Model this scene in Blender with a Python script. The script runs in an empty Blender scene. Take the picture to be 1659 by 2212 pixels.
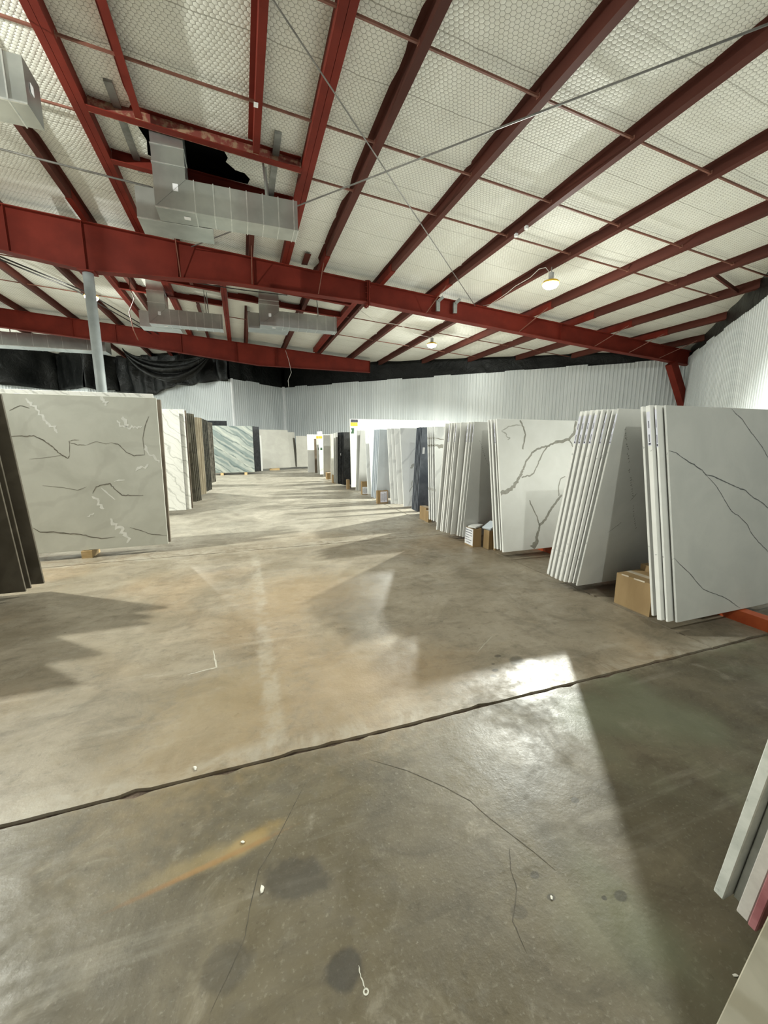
import bpy, bmesh, math, random
from mathutils import Vector, Matrix
R = random.Random(7)
scene = bpy.context.scene
COL = scene.collection

# ------------------------------------------------------------------ camera
CAM_H = 1.45
F_PX = 860.0
pitch = math.atan(151.0 / F_PX)
yaw = math.atan(307.5 / math.hypot(F_PX, 151.0))
cd = bpy.data.cameras.new('camera')
cam = bpy.data.objects.new('camera', cd)
COL.objects.link(cam)
cam.location = (0, 0, CAM_H)
cam.rotation_euler = (math.pi / 2 - pitch, 0, -yaw)
cd.sensor_fit = 'HORIZONTAL'
cd.sensor_width = 36.0
cd.lens = 36.0 * F_PX / 1659.0
cd.clip_start = 0.02
cd.clip_end = 200
scene.camera = cam

# ------------------------------------------------------------------ world, exposure
w = bpy.data.worlds.new('world')
scene.world = w
w.use_nodes = True
w.node_tree.nodes['Background'].inputs[0].default_value = (0.9, 0.95, 1.0, 1)
w.node_tree.nodes['Background'].inputs[1].default_value = 0.05
scene.view_settings.view_transform = 'Standard'
scene.view_settings.look = 'None'
scene.view_settings.gamma = 1.0
scene.view_settings.exposure = 0.0
scene.view_settings.use_curve_mapping = False
LAMP_W = 2000.0           # downward cone of each lamp
LAMP_UP = 450.0            # share that leaks out sideways and up
LAMP_COL = (0.97, 1.0, 0.91)
scene.cycles.diffuse_bounces = 2

# ------------------------------------------------------------------ roof geometry
SL = 0.0675
def zr(x, off=0.0):              # underside of the purlins
    return 6.25 - SL * x + off
PD = 0.20                        # purlin depth

# ================================================================== materials
class NT:
    def __init__(s, name):
        s.m = bpy.data.materials.new(name)
        s.m.use_nodes = True
        s.t = s.m.node_tree
        s.b = s.t.nodes['Principled BSDF']
    def n(s, typ, **kw):
        nd = s.t.nodes.new(typ)
        for k, v in kw.items():
            setattr(nd, k, v)
        return nd
    def put(s, sock, v):
        if v is None:
            return
        if isinstance(v, bpy.types.NodeSocket):
            s.t.links.new(v, sock)
        else:
            if sock.type == 'RGBA' and len(v) == 3:
                v = (*v, 1)
            sock.default_value = v
    def obj(s):
        return s.n('ShaderNodeTexCoord').outputs['Object']
    def math(s, op, a, b=None, c=None, clamp=False):
        nd = s.n('ShaderNodeMath', operation=op, use_clamp=clamp)
        s.put(nd.inputs[0], a); s.put(nd.inputs[1], b); s.put(nd.inputs[2], c)
        return nd.outputs[0]
    def vm(s, op, a, b=None, scale=None):
        nd = s.n('ShaderNodeVectorMath', operation=op)
        s.put(nd.inputs[0], a); s.put(nd.inputs[1], b)
        if scale is not None:
            s.put(nd.inputs['Scale'], scale)
        return nd.outputs['Value'] if op in ('LENGTH', 'DOT_PRODUCT', 'DISTANCE') else nd.outputs[0]
    def mix(s, fac, a, b, mode='MIX'):
        nd = s.n('ShaderNodeMix', data_type='RGBA', blend_type=mode)
        s.put(nd.inputs[0], fac); s.put(nd.inputs[6], a); s.put(nd.inputs[7], b)
        return nd.outputs[2]
    def noise(s, vec, scale, detail=4, rough=0.55, dist=0.0):
        nd = s.n('ShaderNodeTexNoise')
        s.put(nd.inputs['Vector'], vec)
        nd.inputs['Scale'].default_value = scale
        nd.inputs['Detail'].default_value = detail
        nd.inputs['Roughness'].default_value = rough
        nd.inputs['Distortion'].default_value = dist
        return nd.outputs['Fac']
    def ss(s, v, lo, hi):           # smoothstep
        nd = s.n('ShaderNodeMapRange', interpolation_type='SMOOTHSTEP')
        s.put(nd.inputs[0], v)
        nd.inputs[1].default_value = lo; nd.inputs[2].default_value = hi
        return nd.outputs[0]
    def sep(s, v):
        nd = s.n('ShaderNodeSeparateXYZ'); s.put(nd.inputs[0], v)
        return nd.outputs
    def comb(s, x, y, z=0.0):
        nd = s.n('ShaderNodeCombineXYZ')
        s.put(nd.inputs[0], x); s.put(nd.inputs[1], y); s.put(nd.inputs[2], z)
        return nd.outputs[0]
    def mapv(s, v, loc=(0, 0, 0), rot=(0, 0, 0), sc=(1, 1, 1)):
        nd = s.n('ShaderNodeMapping')
        s.put(nd.inputs[0], v)
        nd.inputs[1].default_value = loc; nd.inputs[2].default_value = rot; nd.inputs[3].default_value = sc
        return nd.outputs[0]
    def bump(s, h, strength, dist=0.02):
        nd = s.n('ShaderNodeBump')
        nd.inputs['Strength'].default_value = strength
        nd.inputs['Distance'].default_value = dist
        s.put(nd.inputs['Height'], h)
        s.t.links.new(nd.outputs[0], s.b.inputs['Normal'])
    def out(s, col=None, rough=None, metal=None, spec=None):
        if col is not None: s.put(s.b.inputs['Base Color'], col)
        if rough is not None: s.put(s.b.inputs['Roughness'], rough)
        if metal is not None: s.put(s.b.inputs['Metallic'], metal)
        if spec is not None: s.put(s.b.inputs['Specular IOR Level'], spec)
        return s.m

def mat_noise(name, c1, c2, scale=3.0, rough=0.5, metal=0.0, bump=0.0, bscale=40.0, lo=0.35, hi=0.65, detail=5, stretch=(1, 1, 1), spec=0.5):
    t = NT(name)
    v = t.mapv(t.obj(), sc=stretch)
    f = t.ss(t.noise(v, scale, detail), lo, hi)
    if bump:
        t.bump(t.noise(t.obj(), bscale, 3), bump, 0.01)
    return t.out(t.mix(f, c1, c2), rough, metal, spec)

MAT = {}
MAT['red'] = mat_noise('red_oxide_steel', (0.128, 0.0180, 0.0115), (0.170, 0.0240, 0.0150), 1.6, 0.6, bump=0.05, spec=0.12)
MAT['purlin'] = mat_noise('dark_red_purlin_paint', (0.068, 0.022, 0.016), (0.098, 0.030, 0.022), 1.2, 0.6, stretch=(1, 0.2, 1), spec=0.12)
MAT['rusty'] = mat_noise('rusted_red_steel', (0.20, 0.04, 0.028), (0.33, 0.20, 0.12), 9, 0.7, bump=0.2, lo=0.45, hi=0.62)
MAT['galv'] = mat_noise('galvanised_sheet', (0.47, 0.50, 0.49), (0.55, 0.58, 0.565), 3, 0.28, 0.85, bump=0.03, bscale=3)
MAT['galv_seam'] = mat_noise('galvanised_seam', (0.66, 0.69, 0.68), (0.80, 0.82, 0.80), 10, 0.3, 0.8)
MAT['greysteel'] = mat_noise('dull_grey_steel', (0.20, 0.21, 0.20), (0.30, 0.31, 0.30), 5, 0.5, 0.5)
MAT['pole'] = mat_noise('grey_pole_paint', (0.36, 0.40, 0.41), (0.42, 0.465, 0.47), 4, 0.45)
MAT['rod'] = mat_noise('bare_steel_rod', (0.17, 0.165, 0.155), (0.23, 0.225, 0.21), 4, 0.5, 0.4)
MAT['sagrod'] = mat_noise('red_brown_angle', (0.15, 0.055, 0.035), (0.20, 0.075, 0.05), 6, 0.55)
MAT['black_hole'] = mat_noise('dark_roof_deck', (0.010, 0.010, 0.010), (0.02, 0.018, 0.016), 4, 0.9)
MAT['cable_w'] = mat_noise('white_cable', (0.62, 0.60, 0.56), (0.70, 0.68, 0.64), 8, 0.5)
MAT['cable_k'] = mat_noise('black_cable', (0.02, 0.02, 0.02), (0.04, 0.035, 0.03), 8, 0.6)
MAT['paper'] = mat_noise('white_paper', (0.80, 0.80, 0.82), (0.86, 0.86, 0.88), 12, 0.7)
MAT['lav_paper'] = mat_noise('pale_lavender_sticker', (0.68, 0.68, 0.78), (0.76, 0.76, 0.85), 12, 0.5)
MAT['ink'] = mat_noise('dark_ink', (0.03, 0.03, 0.045), (0.06, 0.06, 0.08), 20, 0.6)
MAT['ink_soft'] = mat_noise('grey_ink', (0.16, 0.16, 0.19), (0.22, 0.22, 0.26), 20, 0.6)
MAT['pencil'] = mat_noise('pencil_marks', (0.10, 0.10, 0.09), (0.18, 0.18, 0.16), 30, 0.7)
MAT['yellow'] = mat_noise('yellow_plastic', (0.80, 0.50, 0.04), (0.88, 0.58, 0.06), 8, 0.4)
MAT['amber'] = mat_noise('amber_label', (0.75, 0.40, 0.03), (0.82, 0.47, 0.05), 20, 0.5)
MAT['green_lab'] = mat_noise('dark_green_label', (0.03, 0.08, 0.04), (0.05, 0.12, 0.06), 20, 0.5)
MAT['lampgrey'] = mat_noise('lamp_driver_grey', (0.40, 0.41, 0.42), (0.5, 0.5, 0.5), 8, 0.5)
MAT['card'] = mat_noise('cardboard', (0.28, 0.185, 0.085), (0.36, 0.245, 0.12), 5, 0.8, stretch=(1, 1, 0.3), bump=0.05)
MAT['card_in'] = mat_noise('cardboard_inside', (0.22, 0.15, 0.09), (0.30, 0.21, 0.13), 5, 0.85)
MAT['tape'] = mat_noise('brown_packing_tape', (0.14, 0.06, 0.025), (0.18, 0.08, 0.035), 9, 0.35)
MAT['cleartape'] = mat_noise('clear_packing_tape', (0.55, 0.47, 0.36), (0.68, 0.60, 0.48), 9, 0.2)
MAT['pine'] = mat_noise('pine_block', (0.52, 0.36, 0.17), (0.62, 0.45, 0.24), 9, 0.7, stretch=(1, 6, 6))
MAT['orange'] = mat_noise('orange_rack_paint', (0.42, 0.07, 0.018), (0.50, 0.10, 0.028), 6, 0.5, bump=0.08)
MAT['debris'] = mat_noise('plaster_crumb', (0.62, 0.60, 0.52), (0.72, 0.70, 0.62), 30, 0.8)
MAT['joint'] = mat_noise('joint_filler', (0.060, 0.040, 0.027), (0.12, 0.085, 0.06), 25, 0.9, bump=0.4, bscale=90)
MAT['crackm'] = mat_noise('crack_dark', (0.045, 0.039, 0.028), (0.085, 0.074, 0.055), 30, 0.9)
MAT['drip'] = mat_noise('white_paint_drip', (0.42, 0.41, 0.35), (0.5, 0.49, 0.42), 30, 0.6)
MAT['scuff'] = mat_noise('pale_scratch', (0.36, 0.335, 0.28), (0.44, 0.41, 0.34), 30, 0.8)

def wall_mat():
    t = NT('white_ribbed_sheet')
    o = t.obj()
    info = t.n('ShaderNodeObjectInfo')
    r = info.outputs['Random']
    f = t.ss(t.noise(t.mapv(o, sc=(6, 1, 0.12)), 2.0, 4), 0.35, 0.7)
    c = t.mix(f, (0.57, 0.605, 0.615), (0.66, 0.695, 0.705))
    c = t.mix(t.math('MULTIPLY', r, 0.30), c, (0.36, 0.40, 0.42))
    return t.out(c, 0.42, 0.15)
MAT['wall'] = wall_mat()
MAT['trim'] = mat_noise('white_flashing', (0.80, 0.83, 0.85), (0.86, 0.88, 0.9), 3, 0.35)

def plastic_mat():
    t = NT('black_plastic_sheeting')
    o = t.obj()
    t.bump(t.noise(o, 2.2, 6, 0.65, 1.2), 0.55, 0.12)
    return t.out(t.mix(t.noise(o, 1.5, 4), (0.003, 0.0035, 0.0035), (0.008, 0.009, 0.009)), 0.36, 0.0, 0.25)
MAT['plastic'] = plastic_mat()

def insulation_mat():
    t = NT('insulation_with_chicken_wire')
    o = t.obj()
    s3 = 1.7320508
    wob = t.n('ShaderNodeTexNoise'); t.put(wob.inputs['Vector'], o); wob.inputs['Scale'].default_value = 3.0
    ow = t.vm('ADD', o, t.vm('SCALE', t.vm('SUBTRACT', wob.outputs['Color'], (0.5, 0.5, 0.5)), scale=0.05))
    x, y, z = t.sep(ow)
    cell = 0.068
    p = t.comb(t.math('DIVIDE', x, cell), t.math('DIVIDE', y, cell * 0.92), 0.0)
    p = t.vm('ADD', p, (400.0, 400.0 * s3, 0))
    S = (1.0, s3, 1.0)
    H = (0.5, s3 / 2, 0.5)
    a = t.vm('SUBTRACT', t.vm('MODULO', p, S), H)
    b = t.vm('SUBTRACT', t.vm('MODULO', t.vm('ADD', p, (0.5, s3 / 2, 0)), S), H)
    a = t.vm('MULTIPLY', a, (1, 1, 0)); b = t.vm('MULTIPLY', b, (1, 1, 0))
    la = t.vm('LENGTH', a); lb = t.vm('LENGTH', b)
    sel = t.math('LESS_THAN', la, lb)
    nd = t.n('ShaderNodeMix', data_type='VECTOR')
    t.put(nd.inputs[0], sel); t.put(nd.inputs[4], b); t.put(nd.inputs[5], a)
    q = t.vm('ABSOLUTE', nd.outputs[1])
    qx = t.sep(q)[0]
    d = t.math('MAXIMUM', qx, t.vm('DOT_PRODUCT', q, (0.5, s3 / 2, 0)))     # 0 centre .. 0.5 edge
    wire = t.ss(d, 0.425, 0.485)
    n1 = t.noise(o, 0.55, 4)
    base = t.mix(t.ss(n1, 0.35, 0.7), (0.72, 0.72, 0.665), (0.81, 0.81, 0.755))
    base = t.mix(t.math('MULTIPLY', t.ss(t.noise(o, 7, 4), 0.4, 0.75), 0.30), base, (0.68, 0.67, 0.59))
    seam = t.math('ABSOLUTE', t.math('SUBTRACT', t.math('FRACT', t.math('DIVIDE', t.sep(ow)[1], 0.93)), 0.5))
    seamf = t.math('MULTIPLY', t.math('LESS_THAN', seam, 0.008), 0.65)
    col = t.mix(t.math('MULTIPLY', wire, 0.75), base, (0.22, 0.21, 0.17))
    col = t.mix(seamf, col, (0.25, 0.24, 0.2))
    hgt = t.math('SUBTRACT', t.math('MULTIPLY', t.math('SUBTRACT', 1.0, t.math('POWER', t.math('MULTIPLY', d, 2.0), 3.0)), 0.5), t.math('MULTIPLY', t.noise(o, 2.2, 3), -3.0))
    t.bump(hgt, 0.35, 0.03)
    return t.out(col, 0.6, 0, 0.3)
MAT['insul'] = insulation_mat()

def floor_mat():
    t = NT('stained_concrete')
    geo = t.n('ShaderNodeNewGeometry')
    P = geo.outputs['Position']
    x, y, z = t.sep(P)
    big = t.noise(P, 0.45, 5, 0.55, 0.4)
    med = t.noise(P, 1.9, 6, 0.6, 0.6)
    fine = t.noise(P, 14, 6, 0.65)
    spk = t.noise(P, 70, 3, 0.6)
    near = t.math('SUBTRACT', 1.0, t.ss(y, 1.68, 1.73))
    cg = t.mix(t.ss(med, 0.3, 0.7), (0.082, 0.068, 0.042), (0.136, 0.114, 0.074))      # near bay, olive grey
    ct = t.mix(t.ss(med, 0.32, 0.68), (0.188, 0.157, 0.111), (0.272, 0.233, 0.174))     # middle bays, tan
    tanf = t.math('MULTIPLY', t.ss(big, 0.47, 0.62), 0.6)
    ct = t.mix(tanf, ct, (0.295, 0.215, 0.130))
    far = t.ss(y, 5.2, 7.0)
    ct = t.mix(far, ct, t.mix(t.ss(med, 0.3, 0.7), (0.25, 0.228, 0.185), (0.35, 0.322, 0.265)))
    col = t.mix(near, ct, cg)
    blot = t.noise(P, 5.5, 7, 0.68, 0.8)
    col = t.mix(t.math('MULTIPLY', t.ss(blot, 0.50, 0.70), 0.45), col, t.mix(0.5, col, (0.10, 0.09, 0.065)))
    col = t.mix(t.math('MULTIPLY', t.ss(t.noise(P, 4.3, 7, 0.7, 1.0), 0.55, 0.75), 0.30), col, (0.42, 0.385, 0.315))
    col = t.mix(t.math('MULTIPLY', t.ss(fine, 0.55, 0.76), 0.55), col, (0.11, 0.098, 0.072))
    col = t.mix(t.math('MULTIPLY', t.ss(spk, 0.55, 0.8), 0.18), col, (0.52, 0.49, 0.41))
    stre = t.noise(t.mapv(P, rot=(0, 0, 0.9), sc=(0.6, 6, 1)), 1.6, 5, 0.6)
    col = t.mix(t.math('MULTIPLY', t.ss(stre, 0.55, 0.8), 0.28), col, (0.45, 0.42, 0.35))
    m1 = t.noise(P, 2.7, 10, 0.72, 1.4)
    m2 = t.noise(t.mapv(P, rot=(0, 0, -0.5), sc=(1.0, 2.6, 1)), 3.1, 10, 0.74, 0.8)
    m3 = t.noise(P, 26, 8, 0.75, 0.5)
    dk = t.mix(1.0, col, (0.58, 0.57, 0.56), 'MULTIPLY')
    lt = t.mix(1.0, col, (1.22, 1.21, 1.20), 'MULTIPLY')
    col = t.mix(t.math('MULTIPLY', t.ss(m1, 0.46, 0.66), 0.5), col, dk)
    dk2 = t.mix(1.0, col, (0.62, 0.60, 0.57), 'MULTIPLY')
    col = t.mix(t.math('MULTIPLY', t.ss(m2, 0.50, 0.68), 0.55), col, dk2)
    col = t.mix(t.math('MULTIPLY', t.ss(m2, 0.48, 0.30), 0.6), col, lt)
    dk3 = t.mix(1.0, col, (0.50, 0.48, 0.45), 'MULTIPLY')
    col = t.mix(t.math('MULTIPLY', t.ss(m3, 0.56, 0.70), 0.55), col, dk3)
    # green-grey traffic tint on the right of the near bay
    gt = t.math('MULTIPLY', t.math('MULTIPLY', t.ss(t.noise(P, 1.1, 3), 0.45, 0.65), near), t.ss(x, 0.7, 1.1))
    col = t.mix(t.math('MULTIPLY', gt, 0.55), col, (0.165, 0.18, 0.115))
    pw = t.vm('ADD', P, t.vm('SCALE', t.vm('SUBTRACT', geo.outputs['Position'], geo.outputs['Position']), scale=0.0))
    wn = t.math('SUBTRACT', t.noise(P, 18, 3), 0.5)
    def ell(cx, cy, rx, ry, ang=0.0, soft=0.12, wob=0.25):
        v = t.mapv(P, loc=(0, 0, 0))
        dx = t.math('SUBTRACT', x, cx); dy = t.math('SUBTRACT', y, cy)
        ca, sa = math.cos(ang), math.sin(ang)
        u = t.math('DIVIDE', t.math('ADD', t.math('MULTIPLY', dx, ca), t.math('MULTIPLY', dy, sa)), rx)
        vv = t.math('DIVIDE', t.math('SUBTRACT', t.math('MULTIPLY', dy, ca), t.math('MULTIPLY', dx, sa)), ry)
        d = t.math('SQRT', t.math('ADD', t.math('MULTIPLY', u, u), t.math('MULTIPLY', vv, vv)))
        d = t.math('ADD', d, t.math('MULTIPLY', wn, wob * 2))
        return t.math('SUBTRACT', 1.0, t.ss(d, 1.0 - soft, 1.0 + soft))
    def stain(mask, c, a):
        nonlocal col
        col = t.mix(t.math('MULTIPLY', mask, a), col, c)
    stain(ell(-0.20, 2.05, 0.55, 0.30, 1.0, 0.7, 0.8), (0.26, 0.19, 0.10), 0.45)
    stain(ell(0.62, 2.15, 0.50, 0.40, 0.3, 0.8, 0.7), (0.30, 0.215, 0.122), 0.55)
    stain(ell(0.55, 3.75, 0.55, 0.5, 0.3, 0.8, 0.8), (0.30, 0.215, 0.122), 0.5)
    stain(ell(-0.22, 2.35, 0.28, 0.18, 0.4, 0.6, 0.8), (0.22, 0.17, 0.10), 0.4)
    # grey patch line down the aisle
    pl_ = t.math('SUBTRACT', 1.0, t.ss(t.math('ABSOLUTE', t.math('SUBTRACT', t.math('ADD', x, t.math('MULTIPLY', wn, 0.08)), 0.075)), 0.03, 0.075))
    pl_ = t.math('MULTIPLY', pl_, t.math('MULTIPLY', t.ss(y, 1.71, 1.8), t.math('SUBTRACT', 1.0, t.ss(y, 5.2, 5.5))))
    pl_ = t.math('MULTIPLY', pl_, t.ss(t.noise(P, 3.5, 5, 0.7), 0.38, 0.66))
    stain(pl_, (0.40, 0.37, 0.305), 0.42)
    # pale worn lips beside the two cross joints
    for jy, hw in ((1.705, 0.10), (5.55, 0.22)):
        dj = t.math('ABSOLUTE', t.math('SUBTRACT', t.math('ADD', y, t.math('MULTIPLY', wn, 0.12)), jy + 0.05))
        stain(t.math('MULTIPLY', t.math('SUBTRACT', 1.0, t.ss(dj, hw * 0.2, hw)), t.ss(m1, 0.60, 0.38)), (0.38, 0.355, 0.30), 0.42)
    # rust streak and its ochre fan
    stain(ell(-0.055, 1.335, 0.10, 0.030, 0.35, 0.6, 0.5), (0.27, 0.175, 0.05), 0.6)
    stain(ell(-0.20, 1.288, 0.22, 0.010, 0.16, 0.6, 0.5), (0.20, 0.085, 0.02), 0.8)
    stain(ell(-0.20, 1.31, 0.20, 0.035, 0.14, 0.8, 0.6), (0.34, 0.26, 0.13), 0.4)
    # damp oil spots
    wet = None
    for (cx, cy, rx, ry, an, a) in ((0.085, 1.145, 0.115, 0.068, -0.35, 0.60), (0.185, 0.862, 0.056, 0.044, 0.2, 0.68), (-0.125, 0.975, 0.066, 0.055, 0.3, 0.42),
                                    (1.66, 2.033, 0.065, 0.04, 0.6, 0.55), (1.578, 2.124, 0.025, 0.018, 0, 0.6), (1.459, 1.981, 0.022, 0.016, 0, 0.6), (1.411, 1.932, 0.02, 0.014, 0, 0.6), (1.49, 2.05, 0.012, 0.01, 0, 0.6),
                                    (0.859, 0.814, 0.014, 0.010, 0, 0.6), (0.856, 0.886, 0.016, 0.012, 0, 0.55), (1.074, 0.742, 0.022, 0.015, 0, 0.6), (0.734, 0.814, 0.026, 0.020, 0, 0.4), (1.209, 1.067, 0.016, 0.012, 0, 0.55), (1.02, 0.755, 0.009, 0.007, 0, 0.7)):
        mk = ell(cx, cy, rx, ry, an, 0.22, 0.42)
        stain(mk, (0.030, 0.027, 0.022), a)
        wet = t.math('MULTIPLY', mk, 0.5) if wet is None else t.math('ADD', wet, t.math('MULTIPLY', mk, 0.3))
    rough = t.math('ADD', 0.26, t.math('MULTIPLY', t.ss(t.noise(P, 2.6, 6, 0.65), 0.3, 0.75), 0.26))
    rough = t.math('ADD', rough, t.math('MULTIPLY', t.ss(fine, 0.4, 0.7), 0.10))
    rough = t.math('ADD', rough, t.math('MULTIPLY', near, 0.02))
    rough = t.math('ADD', rough, t.math('MULTIPLY', t.ss(m1, 0.40, 0.65), 0.12))
    t.bump(t.math('ADD', t.math('MULTIPLY', fine, 0.6), t.math('ADD', t.math('MULTIPLY', spk, 0.25), t.math('MULTIPLY', med, 1.2))), 0.11, 0.02)
    return t.out(col, rough, 0.0, 0.38)
MAT['floor'] = floor_mat()

# --- stone materials
def stone(name, c1, c2, scale=2.5, rough=0.25, veins=None, detail=6, speck=None):
    t = NT(name)
    o = t.obj()
    rnd = t.n('ShaderNodeObjectInfo').outputs['Random']
    ov = t.vm('ADD', o, t.comb(t.math('MULTIPLY', rnd, 17.0), t.math('MULTIPLY', rnd, 9.0), t.math('MULTIPLY', rnd, 31.0)))
    col = t.mix(t.ss(t.noise(ov, scale, detail, 0.6, 0.5), 0.3, 0.7), c1, c2)
    if veins:
        for (vc, vs, rot, thr, amt, dist) in veins:
            v = t.mapv(ov, rot=rot, sc=(1, 1, 1))
            nd = t.n('ShaderNodeTexWave', wave_type='BANDS', bands_direction='Z')
            t.put(nd.inputs['Vector'], v)
            nd.inputs['Scale'].default_value = vs
            nd.inputs['Distortion'].default_value = dist
            nd.inputs['Detail'].default_value = 5
            nd.inputs['Detail Scale'].default_value = 1.3
            f = t.ss(nd.outputs['Fac'], thr, min(1.0, thr + 0.25))
            col = t.mix(t.math('MULTIPLY', f, amt), col, vc)
    if speck:
        f = t.ss(t.noise(ov, speck[1], 4, 0.7), speck[2], speck[2] + 0.12)
        col = t.mix(t.math('MULTIPLY', f, speck[3]), col, speck[0])
    return t.out(col, rough, 0.0, 0.5)
SM = {}
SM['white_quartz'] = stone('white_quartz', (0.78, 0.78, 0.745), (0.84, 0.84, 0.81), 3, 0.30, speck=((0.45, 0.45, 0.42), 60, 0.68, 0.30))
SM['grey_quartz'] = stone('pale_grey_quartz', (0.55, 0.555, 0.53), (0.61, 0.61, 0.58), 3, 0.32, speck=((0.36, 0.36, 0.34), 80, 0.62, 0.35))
SM['blue_white'] = stone('cool_white_quartz', (0.62, 0.68, 0.74), (0.68, 0.74, 0.80), 3, 0.3)
SM['bright_white'] = stone('bright_white_quartz', (0.80, 0.81, 0.80), (0.86, 0.87, 0.86), 3, 0.3, [((0.55, 0.56, 0.56), 0.7, (0.5, 0.8, 0.3), 0.93, 0.5, 9)])
SM['cream'] = stone('cream_quartz', (0.76, 0.75, 0.68), (0.82, 0.81, 0.75), 3, 0.3, [((0.60, 0.59, 0.54), 0.6, (0.4, 0.9, 0.2), 0.94, 0.4, 10)])
SM['slate'] = stone('dark_slate_blue_stone', (0.085, 0.098, 0.125), (0.16, 0.18, 0.215), 4, 0.28)
SM['black'] = stone('black_granite', (0.012, 0.013, 0.015), (0.03, 0.032, 0.036), 8, 0.2)
SM['grey_marble'] = stone('warm_grey_marble', (0.54, 0.54, 0.475), (0.65, 0.65, 0.58), 1.6, 0.28, [((0.37, 0.355, 0.31), 0.55, (0.3, 0.5, 0.2), 0.9, 0.16, 12)])
SM['white_marble'] = stone('white_veined_marble', (0.70, 0.695, 0.65), (0.78, 0.775, 0.73), 2.2, 0.25, [((0.30, 0.30, 0.27), 1.5, (0.0, -0.75, 0.1), 0.93, 0.5, 9), ((0.45, 0.44, 0.40), 3.4, (0.0, -0.72, 0.3), 0.92, 0.3, 6)])
SM['brown'] = stone('brown_stone', (0.115, 0.088, 0.062), (0.19, 0.15, 0.11), 4, 0.35)
SM['olive'] = stone('olive_grey_stone', (0.095, 0.088, 0.066), (0.165, 0.155, 0.12), 3, 0.3, [((0.05, 0.048, 0.038), 0.8, (0.2, 0.6, 0.1), 0.85, 0.6, 8)])
SM['tan'] = stone('tan_stone', (0.33, 0.28, 0.195), (0.46, 0.40, 0.295), 2.5, 0.3)
SM['darkgreen'] = stone('dark_green_granite', (0.035, 0.036, 0.030), (0.105, 0.100, 0.08), 9, 0.3, speck=((0.22, 0.21, 0.17), 22, 0.6, 0.5))
SM['mottled'] = stone('mottled_grey_granite', (0.11, 0.10, 0.08), (0.30, 0.28, 0.235), 8, 0.3, speck=((0.04, 0.04, 0.035), 14, 0.58, 0.7))
SM['teal'] = stone('grey_green_banded_marble', (0.25, 0.28, 0.26), (0.34, 0.365, 0.335), 1.8, 0.22, [((0.13, 0.17, 0.17), 0.45, (0, -0.62, 0), 0.50, 0.70, 3.5), ((0.07, 0.10, 0.105), 1.1, (0, -0.60, 0), 0.86, 0.65, 5), ((0.50, 0.50, 0.44), 0.9, (0, -0.64, 0), 0.8, 0.4, 4)])
SM['greige'] = stone('plain_greige_stone', (0.33, 0.32, 0.285), (0.38, 0.37, 0.33), 2, 0.4)
SM['dark_front'] = stone('dark_brown_grey_stone', (0.075, 0.064, 0.047), (0.12, 0.104, 0.08), 2.5, 0.28, [((0.15, 0.13, 0.10), 0.7, (0.3, 0.9, 0.1), 0.92, 0.4, 8)])
SM['grey_rough'] = stone('rough_grey_white_marble', (0.50, 0.52, 0.48), (0.66, 0.67, 0.63), 12, 0.5, speck=((0.25, 0.25, 0.23), 22, 0.62, 0.5))
SM['pinkish'] = stone('pinkish_grey_stone', (0.48, 0.45, 0.42), (0.60, 0.57, 0.53), 12, 0.5, speck=((0.30, 0.24, 0.22), 25, 0.62, 0.4))
SM['red_stone'] = stone('dark_pink_stone', (0.26, 0.09, 0.10), (0.42, 0.18, 0.19), 10, 0.4)
SM['travertine'] = stone('beige_travertine', (0.36, 0.335, 0.26), (0.50, 0.47, 0.375), 3.5, 0.55, [((0.30, 0.265, 0.185), 1.6, (0.1, 0.1, 0.2), 0.7, 0.5, 5)])
MAT['vein_dark'] = mat_noise('dark_vein', (0.10, 0.105, 0.105), (0.17, 0.175, 0.175), 18, 0.3)
MAT['vein_mid'] = mat_noise('grey_brown_vein', (0.285, 0.275, 0.235), (0.36, 0.345, 0.30), 14, 0.3)
MAT['vein_faint'] = mat_noise('faint_vein', (0.46, 0.455, 0.41), (0.50, 0.495, 0.45), 14, 0.3)
MAT['vein_lb'] = mat_noise('fine_dark_vein', (0.15, 0.138, 0.11), (0.26, 0.24, 0.20), 14, 0.3)
MAT['vein_white'] = mat_noise('white_crystal_vein', (0.78, 0.78, 0.73), (0.88, 0.88, 0.83), 14, 0.3)

def diffuser_mat():
    t = NT('lit_lamp_diffuser')
    t.b.inputs['Emission Color'].default_value = (1.0, 0.97, 0.9, 1)
    t.b.inputs['Emission Strength'].default_value = 60.0
    return t.out((0.9, 0.9, 0.9), 0.4)
MAT['diffuser'] = diffuser_mat()

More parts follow.
